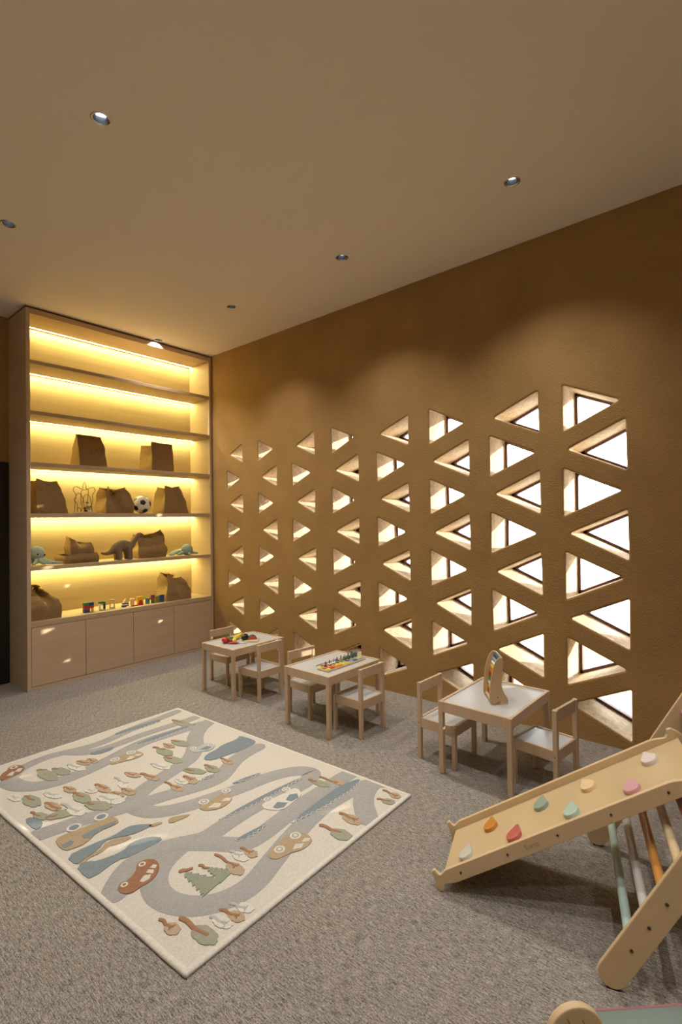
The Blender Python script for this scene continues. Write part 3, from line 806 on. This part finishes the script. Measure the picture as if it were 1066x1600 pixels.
# ------------------------------------------------------------------ curved toy with coloured bars on the near table
def rainbow_toy():
    # x = across (towards the far panel), y = along the panel, z up
    t = thing('rainbow_toy', 'upright curved wooden toy with rainbow coloured bars between two side panels', 'toy', (2.985, 1.318, TZ))
    ex = Vector((.174, .128, 0)).normalized(); ang = math.atan2(ex.y, ex.x); t.rotation_euler = (0, 0, ang)
    zp = [(370, 1340), (335, 1290), (335, 1180), (345, 1050), (362, 900), (385, 760), (412, 640), (445, 530), (480, 450), (530, 395), (575, 378), (610, 395), (628, 440), (622, 540), (606, 700), (592, 840), (590, 950), (604, 1030), (640, 1110), (690, 1180), (715, 1250), (716, 1300), (700, 1330), (615, 1332), (590, 1295), (545, 1280), (500, 1290), (470, 1320), (430, 1345)]
    poly = [(-(x - 400) / 3360.0, (1342 - y) / 3360.0) for x, y in zp]
    mz = min(p[1] for p in poly); poly = [(a, b - mz) for a, b in poly]
    mm = lambda x: Matrix(((0, 0, 1, x), (1, 0, 0, 0), (0, 1, 0, 0), (0, 0, 0, 1)))
    for x in (0, .17):
        MB().prism(poly, 0, .010, m=mm(x)).build('side_panel', 'birch_edge', t)
    cols = ['sage', 'blue', 'sky', 'white', 'yellow', 'orange', 'red', 'leaf', 'white', 'yellow', 'melon']
    path = [(528, 420), (490, 470), (462, 540), (436, 620), (416, 700), (398, 780), (384, 860), (372, 950), (364, 1040), (358, 1130), (362, 1220)]
    for (x, y), c in zip(path, cols):
        py, pz = -(x + 85 - 400) / 3360.0, (1342 - y) / 3360.0 - mz
        MB().box((.010, py - .0045, pz - .0100), (.17, py + .0045, pz + .0100), .002).build('bar', 'hold_sage' if c == 'sage' else 'paint_' + c, t)
    MB().cyl((-.003, 0.0, .0155), (.183, 0.0, .0155), .0105, seg=16).build('axle', 'beech', t, True, 50)
    MB().cyl((-.001, -.03, .045), (.001, -.03, .045), .004, seg=10).build('screw', 'screw', t)


rainbow_toy()

# ------------------------------------------------------------------ climbing ramp and triangle
AX = Vector((.284, -.959, 0)).normalized()      # horizontal direction the ramp climbs
AC = Vector((.959, .284, 0)).normalized()       # across, towards the far side


def climbing_ramp():
    A = Vector((1.932, 1.108, 0)); th = math.radians(32.05)
    ux = Vector((.3148, -.9492, 0)).normalized(); uy = Vector((.9492, .3148, 0)).normalized()
    t = thing('climbing_ramp', 'birch climbing ramp with coloured teardrop holds leaning on the climbing triangle', 'climbing ramp', A)
    t.rotation_euler = Matrix((ux, uy, Vector((0, 0, 1)))).transposed().to_euler()      # local x climb, y across, z up
    tilt = Matrix.Rotation(-th, 4, 'Y'); tilt.translation = Vector((0, 0, .045))
    # side board outline in (along, normal)
    L = 1.162
    side = [(-.017, .041), (-.006, .046), (.004, .046), (.006, .034), (.012, .021), (.022, .0205), (.036, .026), (.05, .030), (L - .14, .030), (L - .115, .027), (L - .085, .018), (L - .070, .017), (L - .058, .026), (L - .050, .043), (L - .034, .043), (L - .016, .02),
            (L - .008, 0), (L - .008, -.022), (L - .02, -.031), (.075, -.0295), (.062, -.0285), (.036, -.0236), (.019, -.0175), (.006, -.0255), (-.001, -.038), (-.010, -.0425), (-.0215, -.0375), (-.0245, -.032), (-.022, -.007), (-.0145, .028)]
    mm = Matrix(((1, 0, 0, 0), (0, 0, 1, 0), (0, 1, 0, 0), (0, 0, 0, 1)))
    th_ = .018; W_IN = .372
    for y in (0.0, W_IN):
        o = MB().prism(side, y, y + th_, m=tilt @ mm)
        o = o.build('side_board', 'birch', t)
        bv = o.modifiers.new('round', 'BEVEL'); bv.width = .0025; bv.segments = 2; bv.limit_method = 'ANGLE'
        for k in range(5):
            yy, sgn = (y, -1) if y == 0 else (y + th_, 1)
            MB().cyl(tilt @ Vector((.107 + .2245 * k, yy, 0)), tilt @ Vector((.107 + .2245 * k, yy + .0015 * sgn, 0)), .0050, seg=12).build('screw', 'screw', o)
    MB().box((.012, th_, -.012), (L - .03, W_IN, 0.0), .001, tilt).build('ramp_board', 'birch_ramp', t)
    drop = [(-.008 + .030 * math.cos(a_), .030 * math.sin(a_)) for a_ in [math.radians(48 + 264 * k / 18) for k in range(19)]] + [(.036, -.008), (.044, -.004), (.046, 0), (.044, .004), (.036, .008)]
    for k, (s, a, c, rz) in enumerate(((.122, .117, 'hold_grey', 1.35), (.229, .269, 'hold_orange', 1.5), (.3625, .115, 'hold_red', 1.3), (.489, .272, 'hold_sage', 1.4), (.628, .121, 'hold_teal', 1.4), (.712, .266, 'hold_cream', 1.9), (.8875, .120, 'hold_pink', 1.5), (.990, .278, 'hold_white', 1.7))):
        q = tilt @ Matrix.Translation((s, a, 0)) @ Matrix.Rotation(rz, 4, 'Z')
        m = MB(); pr = [(1.0, 0.0), (1.0, .0125), (.97, .0158), (.91, .0172)]
        rows = []
        for k_, z_ in pr: rows.append([m.bm.verts.new(q @ Vector((x * k_ * 1.22, y * k_ * 1.12, z_))) for x, y in drop])
        for P, Q in zip(rows, rows[1:]):
            n = len(P)
            for i in range(n): m.bm.faces.new((P[i], P[(i + 1) % n], Q[(i + 1) % n], Q[i]))
        m.bm.faces.new(rows[0][::-1]); m.bm.faces.new(rows[-1])
        h = m.build('climbing_hold', c, t, True, 28)
    cu = bpy.data.curves.new('lettering', 'FONT'); cu.body = 'Eurro'; cu.size = .026; cu.extrude = .0003; cu.align_x = 'LEFT'
    tmp = bpy.data.objects.new('tmp', cu); COL.objects.link(tmp)
    bpy.context.view_layer.update()
    me = bpy.data.meshes.new_from_object(tmp); bpy.data.objects.remove(tmp)
    me.materials.append(MATS['ink'])
    lo = link('lettering', me, t)
    f = tilt @ Matrix.Translation((.411, -.0002, -.0095)) @ Matrix(((1, 0, 0, 0), (0, 0, -1, 0), (0, 1, 0, 0), (0, 0, 0, 1)))
    me.transform(f)


climbing_ramp()


def climbing_triangle():
    F = Vector((1.905, .437, 0))
    t = thing('climbing_triangle', 'birch climbing triangle with pastel coloured rungs under the ramp', 'climbing frame', F)
    t.rotation_euler = Matrix((AX, AC, Vector((0, 0, 1)))).transposed().to_euler()
    ang = math.radians(60.3); wd = .047; apex = 1.02; run = apex / math.tan(ang)
    L = apex / math.sin(ang)
    near, far, th_ = -.009, .805, .018

    def leg(direction, x0, y):
        # local u along leg, v across
        outline = []
        r = wd
        for k in range(9): a = PI / 2 + PI * k / 8; outline.append((r * math.cos(a) + (r + .003) / math.sin(ang), r * math.sin(a)))
        for k in range(9): a = -PI / 2 + PI * k / 8; outline.append((L + r * math.cos(a), r * math.sin(a)))
        ca, sa = math.cos(ang), math.sin(ang)
        M = Matrix(((ca * direction, sa * direction * -1 if direction > 0 else sa, 0, x0), (0, 0, 1, y), (sa, ca, 0, 0), (0, 0, 0, 1)))
        m = MB().prism(outline, 0, th_, m=M)
        # flatten the foot on the floor
        for v in m.bm.verts:
            if v.co.z < 0.003: v.co.z = 0.003
        o = m.build('leg', 'birch', t)
        bv = o.modifiers.new('round', 'BEVEL'); bv.width = .003; bv.segments = 2; bv.limit_method = 'ANGLE'
        xc = x0 + direction * (r + .003) / math.tan(ang)
        MB().box((xc - .02, y + .001, 0), (xc + .02, y + th_ - .001, .0065)).build('foot_pad', 'felt_pad', o)
        return o
    for y, dy in ((near, 0), (far, 0)):
        leg(1, -.025, y)
    for y in (near + .0185, far - .0185):
        leg(-1, 2 * run - .025, y)
    cols = ['rung_blue', 'rung_white', 'rung_orange', 'rung_cream', 'rung_red', 'hold_sage', 'hold_pink', 'rung_blue']
    for k, c in enumerate(cols):
        u = .172 + .105 * k - (.036 if k == 5 else 0)
        x, z = u * math.cos(ang) - .025, u * math.sin(ang)
        MB().cyl((x, near + th_ * .5, z), (x, far + th_ * .5, z), .0165, seg=18).build('rung', c, t, True, 50)
        for y, s in ((near, -1), (far + th_, 1)):
            MB().cyl((x, y, z), (x, y + .0022 * s, z), .0058, seg=12).build('screw', 'screw', t)
        if 0 < k:
            x2 = 2 * run - .05 - x
            MB().cyl((x2, near + .028, z), (x2, far - .0095, z), .0165, seg=18).build('rung', cols[-k], t, True, 50)


climbing_triangle()


# ------------------------------------------------------------------ rocking toy at the lower right
def rocking_toy():
    t = thing('rocking_toy', 'wooden rocking toy with rounded face panel and pale teal tray at the lower right edge', 'rocking toy', (1.452, .425, 0), math.radians(-47))
    # local x = along the tray, y = away from the viewer
    mm = Matrix(((1, 0, 0, 0), (0, 0, 1, 0), (0, 1, 0, 0.001), (0, 0, 0, 1)))
    R = .076; zc = .284 - R
    head = [(R * math.cos(PI * k / 24), zc + R * math.sin(PI * k / 24)) for k in range(25)]
    low = chaikin([(-R, zc), (-.082, .13), (-.12, .06), (-.10, .012), (0, 0), (.2, 0), (.32, .012), (.36, .06), (.33, .10), (.2, .085), (.11, .12), (R, zc)], 2, False)
    o = MB().prism(head + low[1:-1], -.011, .011, m=mm).build('face_panel', 'birch', t)
    bv = o.modifiers.new('round', 'BEVEL'); bv.width = .004; bv.segments = 2; bv.limit_method = 'ANGLE'
    for xx, zz in ((-.022, .247), (.020, .240)):
        MB().tube(spline([(xx - .006, -.0112, zz + .012), (xx, -.0112, zz), (xx + .003, -.0112, zz - .016)], 5), .0015, 6).build('eye_line', 'ink', o)
    MB().box((.05, .0115, .065), (.40, .110, .078), .002).build('seat_board', 'board_teal', t)
    s = MB().box((.05, .104, .078), (.40, .110, .158), .001).build('side_rail', 'board_teal', t)
    MB().box((.05, .1038, .158), (.40, .1102, .1588), .0003).build('edge_strip', 'pink_edge', s)
    low2 = [(x, z) for x, z in low if z < .11]
    m2 = mm.copy(); m2.translation = Vector((0, .121, .001))
    MB().prism(chaikin([(-.10, .012), (0, 0), (.2, 0), (.32, .012), (.38, .06), (.38, .08), (.05, .08), (-.08, .05)], 2), -.0105, .0105, m=m2).build('rear_panel', 'birch', t)


rocking_toy()

# ------------------------------------------------------------------ play rug with raised pile motifs (millimetres)
RUG_ROADS = [[(2493,1807),(2456,1842),(2377,1883),(2223,1908),(2061,1914),(1927,1892),(1776,1857),(1596,1800),(1437,1747),(1301,1769),(1198,1846),(1145,1961),(1153,2068),(1213,2158),(1306,2210),(1419,2237)],[(1419,2237),(1504,2187),(1613,2203),(1743,2214),(1869,2214),(1981,2200),(2087,2178),(2230,2174),(2324,2220),(2281,2313),(2169,2376),(2040,2414),(1914,2429),(1782,2461),(1633,2500),(1511,2553),(1435,2628),(1415,2772)],[(1402,2250),(1512,2113),(1555,2043),(1601,1997),(1696,1989),(1829,2006),(2020,2026),(2184,2026),(2333,2033),(2466,2028)],[(1419,2237),(1330,2292),(1206,2305),(1111,2258),(1029,2173)],[(1408,2772),(1528,2868),(1682,2913),(1827,2953),(1959,3000),(2082,3140),(2163,3277),(2309,3393),(2452,3435)],[(1435,2738),(1496,2733),(1602,2702),(1709,2664),(1822,2627),(1919,2628),(2007,2678),(2108,2738),(2242,2768),(2334,2771)],[(1412,2766),(1331,2787),(1242,2821),(1122,2851),(979,2882)],[(1063,3606),(1086,3492),(1165,3405),(1265,3370),(1383,3373),(1489,3386),(1637,3421),(1861,3488),(2057,3467),(2215,3445),(2328,3429)],[(1063,3606),(1133,3721),(1208,3762),(1338,3791),(1454,3761),(1571,3723),(1708,3716),(1882,3765),(2045,3790),(2186,3797),(2351,3819)],[(1454,3761),(1553,3619),(1722,3597),(1928,3613),(2135,3596),(2304,3582),(2386,3585)],[(2426,1844),(2335,1822),(2239,1762),(2141,1652)]]
RUG_POLYS = [('pond','blue',[(996,2589),(1109,2589),(1225,2569),(1282,2586),(1328,2578),(1403,2499),(1356,2495),(1276,2506),(1226,2543),(1169,2563),(1124,2522),(1042,2503),(1004,2484)]),('sand_bank','tan',[(1006,2474),(1042,2503),(1126,2512),(1171,2553),(1270,2508),(1265,2477),(1198,2486),(1169,2507),(1115,2487),(1062,2493),(1041,2474)]),('pond','blue',[(998,2470),(1053,2474),(1075,2440),(1188,2412),(1247,2450),(1330,2422),(1373,2352),(1307,2343),(1189,2349),(1144,2375),(1006,2338),(995,2392),(998,2428)]),('sand_bank','tan',[(1473,2487),(1518,2470),(1576,2427),(1543,2420),(1447,2436)]),('sand_bank','tan',[(1372,2511),(1412,2503),(1439,2483),(1425,2472),(1379,2484)]),('lake','blue',[(1984,2910),(2043,2957),(2148,2968),(2189,2993),(2333,2984),(2378,3025),(2397,2867),(2365,2827),(2232,2812),(2130,2840),(2019,2850)]),('water_strip','blue',[(1865,1941),(1977,1964),(2275,1982),(2360,1972),(2444,1941),(2399,1911),(2280,1906),(2169,1911),(2064,1917),(1955,1913)]),('water_strip','blue',[(1640,2264),(1782,2265),(1973,2263),(2244,2233),(2205,2212),(1978,2223),(1796,2237),(1657,2252)]),('water_strip','blue',[(1582,2061),(1683,2056),(1777,2041),(1746,2021),(1655,2022),(1599,2036)]),('water_strip','blue',[(1898,2511),(1977,2510),(2118,2477),(2070,2458),(1982,2466)]),('water_strip','blue',[(1826,3495),(1937,3513),(2319,3476),(2269,3437),(2061,3467),(1844,3454)]),('water_strip','blue',[(1823,3807),(2025,3790),(2186,3775),(2137,3730),(1948,3746),(1795,3749)]),('water_strip','blue',[(1534,3612),(1628,3600),(1713,3582),(1674,3541),(1576,3546)]),('water_strip','blue',[(977,3081),(1017,3089),(1039,2984),(1008,2931),(982,2937)]),('water_strip','blue',[(1814,2698),(1876,2704),(1932,2686),(1889,2667),(1842,2670)])]
RUG_ZIG = [[(1861,1937),(2082,1904),(2193,1903),(2295,1898),(2412,1919)],[(1641,2259),(1800,2231),(1975,2220),(2227,2222)],[(1580,2059),(1607,2025),(1662,2021),(1762,2029)],[(1820,3474),(1938,3440),(2137,3447),(2296,3443)],[(1947,2498),(2003,2466),(2104,2467)],[(1809,2691),(1859,2680),(1922,2679)],[(1793,3744),(1942,3734),(2151,3734)]]
RUG_TREES = [('tan',(1085,1809),[(1080,1887),(1087,1817)],43,27),('green',(1148,1686),[(1137,1827),(1150,1680)],75,37),('tan',(1282,1664),[(1265,1740),(1286,1660)],46,25),('white',(1229,1683),[(1217,1740),(1233,1667)],53,24),('white',(1335,1671),[(1311,1735),(1333,1668)],44,26),('fir',(1307,1955),[(1289,2071),(1325,2048)],100,47),('fir',(1390,1933),[(1367,2037),(1377,1990)],64,36),('tan',(1455,1893),[(1458,2042),(1467,1899)],64,31),('white',(1522,1939),[(1517,2007),(1528,1947)],54,25),('tan',(1569,1919),[(1566,1985),(1572,1923)],45,26),('tan',(2082,1716),[(2089,1795),(2091,1696)],70,34),('green',(1949,1676),[(1943,1807),(1957,1692)],71,40),('tan',(2325,2015),[(2305,2142),(2315,2017)],53,22),('green',(2249,2086),[(2241,2172),(2244,2130)],71,30),('tan',(2417,1666),[(2424,1749),(2416,1656)],41,18),('green',(2343,1660),[(2328,1722),(2348,1655)],45,28),('green',(2031,3252),[(2019,3337),(2034,3283)],98,38),('green',(1886,3219),[(1878,3343),(1900,3250)],94,40),('tan',(1957,3277),[(1951,3336),(1954,3264)],62,27),('green',(1859,3067),[(1847,3143),(1853,3089)],96,37),('white',(1761,3046),[(1742,3127),(1762,3016)],85,31),('green',(1860,2823),[(1838,2878),(1855,2830)],94,33),('tan',(1781,2739),[(1783,2814),(1788,2743)],69,32),('white',(1734,2773),[(1727,2820),(1734,2760)],62,22),('tan',(1676,2724),[(1669,2843),(1681,2718)],60,27),('tan',(1647,2959),[(1631,3058),(1652,2952)],73,25),('tan',(1589,3085),[(1572,3146),(1591,3082)],68,21),('white',(1491,3017),[(1502,3141),(1508,3019)],58,27),('green',(1947,2755),[(1951,2834),(1949,2752)],72,35),('tan',(2068,2758),[(2072,2828),(2074,2751)],60,24),('green',(2240,3556),[(2231,3674),(2241,3576)],124,40),('green',(1246,3507),[(1235,3629),(1262,3595)],131,41),('green',(1322,3492),[(1304,3570),(1314,3544)],92,36),('white',(1406,3469),[(1388,3549),(1411,3463)],93,31),('tan',(1461,3501),[(1449,3545),(1468,3478)],69,26),('tan',(1512,3481),[(1504,3521),(1513,3464)],61,23),('tan',(1263,3211),[(1255,3268),(1268,3205)],59,26),('green',(1270,3064),[(1265,3150),(1275,3069)],90,37),('green',(1073,3256),[(1069,3339),(1080,3258)],100,39),('white',(1175,3229),[(1159,3283),(1182,3220)],80,27),('white',(1339,3103),[(1332,3123),(1341,3090)],51,21),('tan',(1394,3070),[(1390,3148),(1404,3057)],79,29),('tan',(1415,2939),[(1405,2985),(1422,2930)],62,22),('tan',(1473,2912),[(1465,2969),(1478,2906)],62,29),('white',(1369,2918),[(1346,2991),(1368,2898)],107,44),('tan',(1128,3102),[(1118,3168),(1136,3050)],82,28),('green',(1137,2979),[(1067,3007),(1106,2987)],97,44),('green',(1049,3049),[(1031,3131),(1040,3060)],66,26),('white',(1193,2948),[(1174,3086),(1195,2936)],78,36),('green',(1293,2906),[(1267,2971),(1275,2939)],98,42),('white',(1022,3374),[(1018,3403),(1025,3360)],67,25)]
RUG_CARS = [('rust',[(1055,2193),(1071,2206),(1114,2204),(1155,2227),(1183,2269),(1217,2278),(1253,2248),(1254,2196),(1230,2155),(1190,2124),(1154,2116),(1119,2120),(1085,2113),(1058,2128),(1046,2162)],[((1082,2186),23),((1199,2250),25)],[[(1134,2153),(1166,2173),(1191,2155),(1170,2134),(1143,2136)],[(1181,2182),(1198,2195),(1215,2174),(1199,2152)],[(1210,2200),(1231,2209),(1241,2191),(1223,2177)]]),('tan',[(1632,2452),(1711,2447),(1790,2469),(1833,2438),(1821,2398),(1808,2369),(1765,2348),(1700,2346),(1638,2393)],[((1687,2471),29),((1838,2467),28)],[[(1663,2403),(1722,2412),(1741,2378),(1708,2357)],[(1751,2397),(1790,2407),(1809,2383),(1786,2364)]]),('tan',[(1600,1839),(1637,1861),(1706,1871),(1789,1883),(1831,1849),(1844,1815),(1832,1763),(1794,1745),(1736,1746),(1700,1768),(1654,1779),(1608,1792)],[((1796,1847),28),((1673,1831),27)],[[(1713,1782),(1751,1798),(1779,1771),(1746,1756)],[(1779,1788),(1811,1797),(1830,1774),(1805,1764)]]),('white',[(1868,2188),(1917,2200),(1978,2189),(2040,2178),(2115,2178),(2119,2138),(2080,2083),(2001,2073),(1928,2061),(1886,2089),(1856,2152)],[((1933,2206),26),((2069,2200),27)],[[(1894,2124),(1946,2143),(1978,2092),(1933,2076),(1901,2095)],[(1990,2120),(2040,2145),(2079,2119),(2054,2083),(2002,2084)]]),('tan',[(1575,3367),(1645,3399),(1713,3406),(1767,3401),(1781,3319),(1772,3293),(1703,3279),(1635,3306),(1563,3323)],[((1733,3390),31),((1615,3376),31)],[[(1655,3310),(1700,3344),(1723,3316),(1692,3293)],[(1725,3329),(1748,3337),(1771,3308),(1742,3291)]]),('rust',[(1055,3747),(1111,3786),(1140,3834),(1185,3806),(1194,3737),(1166,3688),(1111,3664),(1057,3654),(1034,3670)],[((1146,3792),33)],[[(1079,3704),(1118,3736),(1129,3722),(1103,3674)],[(1129,3722),(1160,3752),(1180,3732),(1150,3695)]]),('truck',[(1016,2770),(1066,2777),(1143,2760),(1224,2760),(1293,2740),(1301,2682),(1280,2653),(1182,2666),(1101,2615),(1043,2624),(1012,2638),(1006,2701)],[((1119,2798),36),((1252,2782),36)],[[(1116,2696),(1198,2700),(1287,2682),(1268,2658),(1189,2666),(1132,2642),(1111,2660)],[(1018,2694),(1060,2699),(1071,2678),(1058,2661),(1018,2654)]]),('green',[(2004,3102),(2062,3094),(2140,3113),(2182,3060),(2155,3009),(2095,2986),(2035,3023),(2003,3054)],[((2038,3107),24),((2151,3057),23)],[[(2055,3053),(2115,3060),(2132,3022),(2090,3009)]])]

RUG_CORNERS = [(1.007, 1.594), (2.482, 1.606), (2.404, 3.886), (.893, 3.905)]


def rug():
    t = thing('play_rug', 'cream children\'s play rug with grey roads, cars and trees', 'rug', (0, 0, 0))
    c = [Vector((x, y)) for x, y in RUG_CORNERS]

    def P(u, v):
        p = c[0] * (1 - u) * (1 - v) + c[1] * u * (1 - v) + c[2] * u * v + c[3] * (1 - u) * v
        return p
    m = MB(); n = 24; g = [[m.bm.verts.new((*P(i / n, j / n), .0125 + .0004 * noise.noise(Vector((i * .4, j * .4, 3))))) for i in range(n + 1)] for j in range(n + 1)]
    for j in range(n):
        for i in range(n): m.bm.faces.new((g[j][i], g[j][i + 1], g[j + 1][i + 1], g[j + 1][i]))
    r = bmesh.ops.extrude_edge_only(m.bm, edges=[e for e in m.bm.edges if e.is_boundary])
    for v in r['geom']:
        if isinstance(v, bmesh.types.BMVert): v.co.z = .001
    m.build('pile_ground', 'rug_cream', t)
    for k in range(4):
        a, b = c[k], c[(k + 1) % 4]; d = (b - a); nrm = Vector((-d.y, d.x)).normalized()
        prof = [(-.004, .001), (-.006, .008), (-.003, .0132), (.004, .0152), (.013, .0150), (.019, .0138), (.020, .006)]
        mb = MB(); rows = []
        N = 16
        for i in range(N + 1):
            p = a + d * (i / N); w = .002 * noise.noise(Vector((i * .7, k * 5, 0)))
            off = lambda q: p + nrm * (q + w) + d.normalized() * ((.02 if i == 0 else 0) * (q / .04) - (.02 if i == N else 0) * (q / .04))
            rows.append([mb.bm.verts.new((*off(q), z)) for q, z in prof])
        for A, B in zip(rows, rows[1:]):
            for i in range(len(prof) - 1): mb.bm.faces.new((A[i], A[i + 1], B[i + 1], B[i]))
        mb.bm.faces.new(rows[0]); mb.bm.faces.new(rows[-1][::-1])
        mb.build('binding', 'rug_binding', t, True, 70)
    mmp = lambda L: [(x / 1000.0, y / 1000.0) for x, y in L]
    inside = lambda p: p

    def clampp(x, y):
        p = Vector((x, y))
        for k in range(4):
            a, b = c[k], c[(k + 1) % 4]; d = (b - a).normalized(); nn = Vector((-d.y, d.x)); s = (p - a).dot(nn)
            if s < .018: p += nn * (.018 - s)
        return (p.x, p.y)

    def stroke(pts, w, z0, z1, taper=None):
        """rounded strip of pile along a path"""
        p = [Vector(q) for q in pts]; m = MB(); n = len(p); rows = []
        q = []
        for i in range(n):
            d = (p[min(i + 1, n - 1)] - p[max(i - 1, 0)]).normalized(); nn = Vector((-d.y, d.x)); ww = w if taper is None else w * (taper[0] + (taper[1] - taper[0]) * i / (n - 1))
            q.append((p[i], d, nn, ww))
        ext = []
        a, d, nn, ww = q[0]
        for k in range(4): f = math.sin(PI / 2 * k / 4); ext.append((a - d * ww / 2 * math.cos(PI / 2 * k / 4), d, nn, max(.0006, ww * f)))
        ext += q
        a, d, nn, ww = q[-1]
        for k in range(3, -1, -1): f = math.sin(PI / 2 * k / 4); ext.append((a + d * ww / 2 * math.cos(PI / 2 * k / 4), d, nn, max(.0006, ww * f)))
        for a, d, nn, ww in ext:
            h = ww / 2; e = min(.003, h * .4)
            row = []
            for s, z in ((-h, z0), (-h, z1 - .0015), (-h + e, z1), (h - e, z1), (h, z1 - .0015), (h, z0)):
                x, y = clampp(*(a + nn * s)); row.append(m.bm.verts.new((x, y, z)))
            rows.append(row)
        for A, B in zip(rows, rows[1:]):
            for i in range(5): m.bm.faces.new((A[i], A[i + 1], B[i + 1], B[i]))
        return m

    def slab(poly, z0, z1):
        return MB().prism([clampp(*q) for q in poly], z0, z1)
    for k, r in enumerate(RUG_ROADS):
        stroke(chaikin(mmp(r), 2, False), .118 if k not in (8, 9) else .085, .008, .0140 + .00008 * k).build('road', 'rug_road', t, True, 50)
    for nme, col, r in RUG_POLYS:
        slab(chaikin(mmp(r), 1), .008, .0156).build(nme, 'rug_' + col, t)
    for r in RUG_ZIG:
        p = [Vector(q) for q in mmp(r)]; out = []; acc = 0.0; sgn = 1
        for a, b in zip(p, p[1:]):
            L = (b - a).length; k = max(1, int(L / .016)); nn = Vector((-(b - a).y, (b - a).x)).normalized()
            for i in range(k): out.append(a + (b - a) * (i / k) + nn * .007 * sgn); sgn = -sgn
        out.append(p[-1])
        stroke([tuple(q) for q in out], .0055, .010, .0172).build('wave_line', 'rug_white', t)
    rn = random.Random(9)
    for k, (col, ce, tr, r1, r2) in enumerate(RUG_TREES):
        cx, cy = ce[0] / 1000, ce[1] / 1000; a, b = [Vector((x / 1000, y / 1000)) for x, y in tr]
        d = (Vector((cx, cy)) - a).normalized(); nn = Vector((-d.y, d.x)); r1 /= 1000; r2 /= 1000
        r1 = min(max(r1 * .88, .03), .11); r2 = min(max(r2 * (1.2 if col == 'fir' else .98), .026), .08); pts = []
        if col == 'fir':
            o = [(-1, .10)] + [q for i in range(5) for q in ((-1 + .4 * i + .22, .30 + .14 * i), (-1 + .4 * i + .26, .16 + .12 * i))] + [(1.0, .95), (1.0, -.95)] + [q for i in range(4, -1, -1) for q in ((-1 + .4 * i + .26, -.16 - .12 * i), (-1 + .4 * i + .22, -.30 - .14 * i))] + [(-1, -.10)]
            pts = [(cx + d.x * u * r1 + nn.x * v * r2 * 1.25, cy + d.y * u * r1 + nn.y * v * r2 * 1.25) for u, v in o]
        else:
            ph = rn.random() * 6
            for i in range(40):
                an = 2 * PI * i / 40; w = 1 + .05 * math.sin(6 * an + ph) + .03 * math.sin(11 * an + 2 * ph)
                u, v = math.cos(an) * w, math.sin(an) * w
                pts.append((cx + d.x * u * r1 + nn.x * v * r2, cy + d.y * u * r1 + nn.y * v * r2))
        cm = {'green': 'rug_green', 'tan': 'rug_foliage', 'white': 'rug_white', 'fir': 'rug_fir'}[col]
        cr = slab(pts, .010, .0160 + .000025 * k).build('tree_crown', cm, t)
        tm = 'rug_silver' if col == 'white' else 'rug_trunk'
        stroke([tuple(a + (b - a) * (i / 6) + nn * .004 * math.sin(i * 1.3)) for i in range(7)], .015 if r1 < .06 else .021, .010, .0177 + .000012 * k, (1.05, .75)).build('tree_trunk', tm, cr, True, 50)
        if col in ('tan', 'white'):
            for sg in (-1, 1):
                e = b - (b - a) * .1 + d * .25 * r1 + nn * sg * r2 * .55
                stroke([tuple(b - (b - a) * .25), tuple((b + e) / 2), tuple(e)], .009, .010, .0176 + .000012 * k, (1, .5)).build('tree_branch', tm, cr, True, 50)
    for col, body, wheels, wins in RUG_CARS:
        b = slab(chaikin(mmp(body), 1), .010, .0168).build('car_motif', {'rust': 'rug_rust', 'tan': 'rug_tan', 'white': 'rug_white', 'green': 'rug_silver', 'truck': 'rug_tan'}[col], t)
        for (x, y), r in wheels:
            r = max(.02, r / 1000 * 1.0); cxy = (x / 1000, y / 1000)
            for rr, z, mt in ((1.0, .0176, 'rug_white' if col != 'rust' else 'rug_trunk'), (.66, .0181, 'rug_blue' if col == 'truck' else 'rug_road' if col != 'rust' else 'rug_white'), (.34, .0186, 'rug_blue' if col == 'truck' else 'rug_white' if col != 'rust' else 'rug_rust')):
                slab([(cxy[0] + r * rr * math.cos(2 * PI * i / 20), cxy[1] + r * rr * math.sin(2 * PI * i / 20)) for i in range(20)], .012, z).build('wheel' if rr == 1.0 else 'hub', mt, b)
        for w in wins:
            slab(mmp(w), .012, .0176).build('car_window', 'rug_blue' if col in ('white', 'green', 'truck') else 'rug_cream', b)


rug()
bpy.context.view_layer.update()
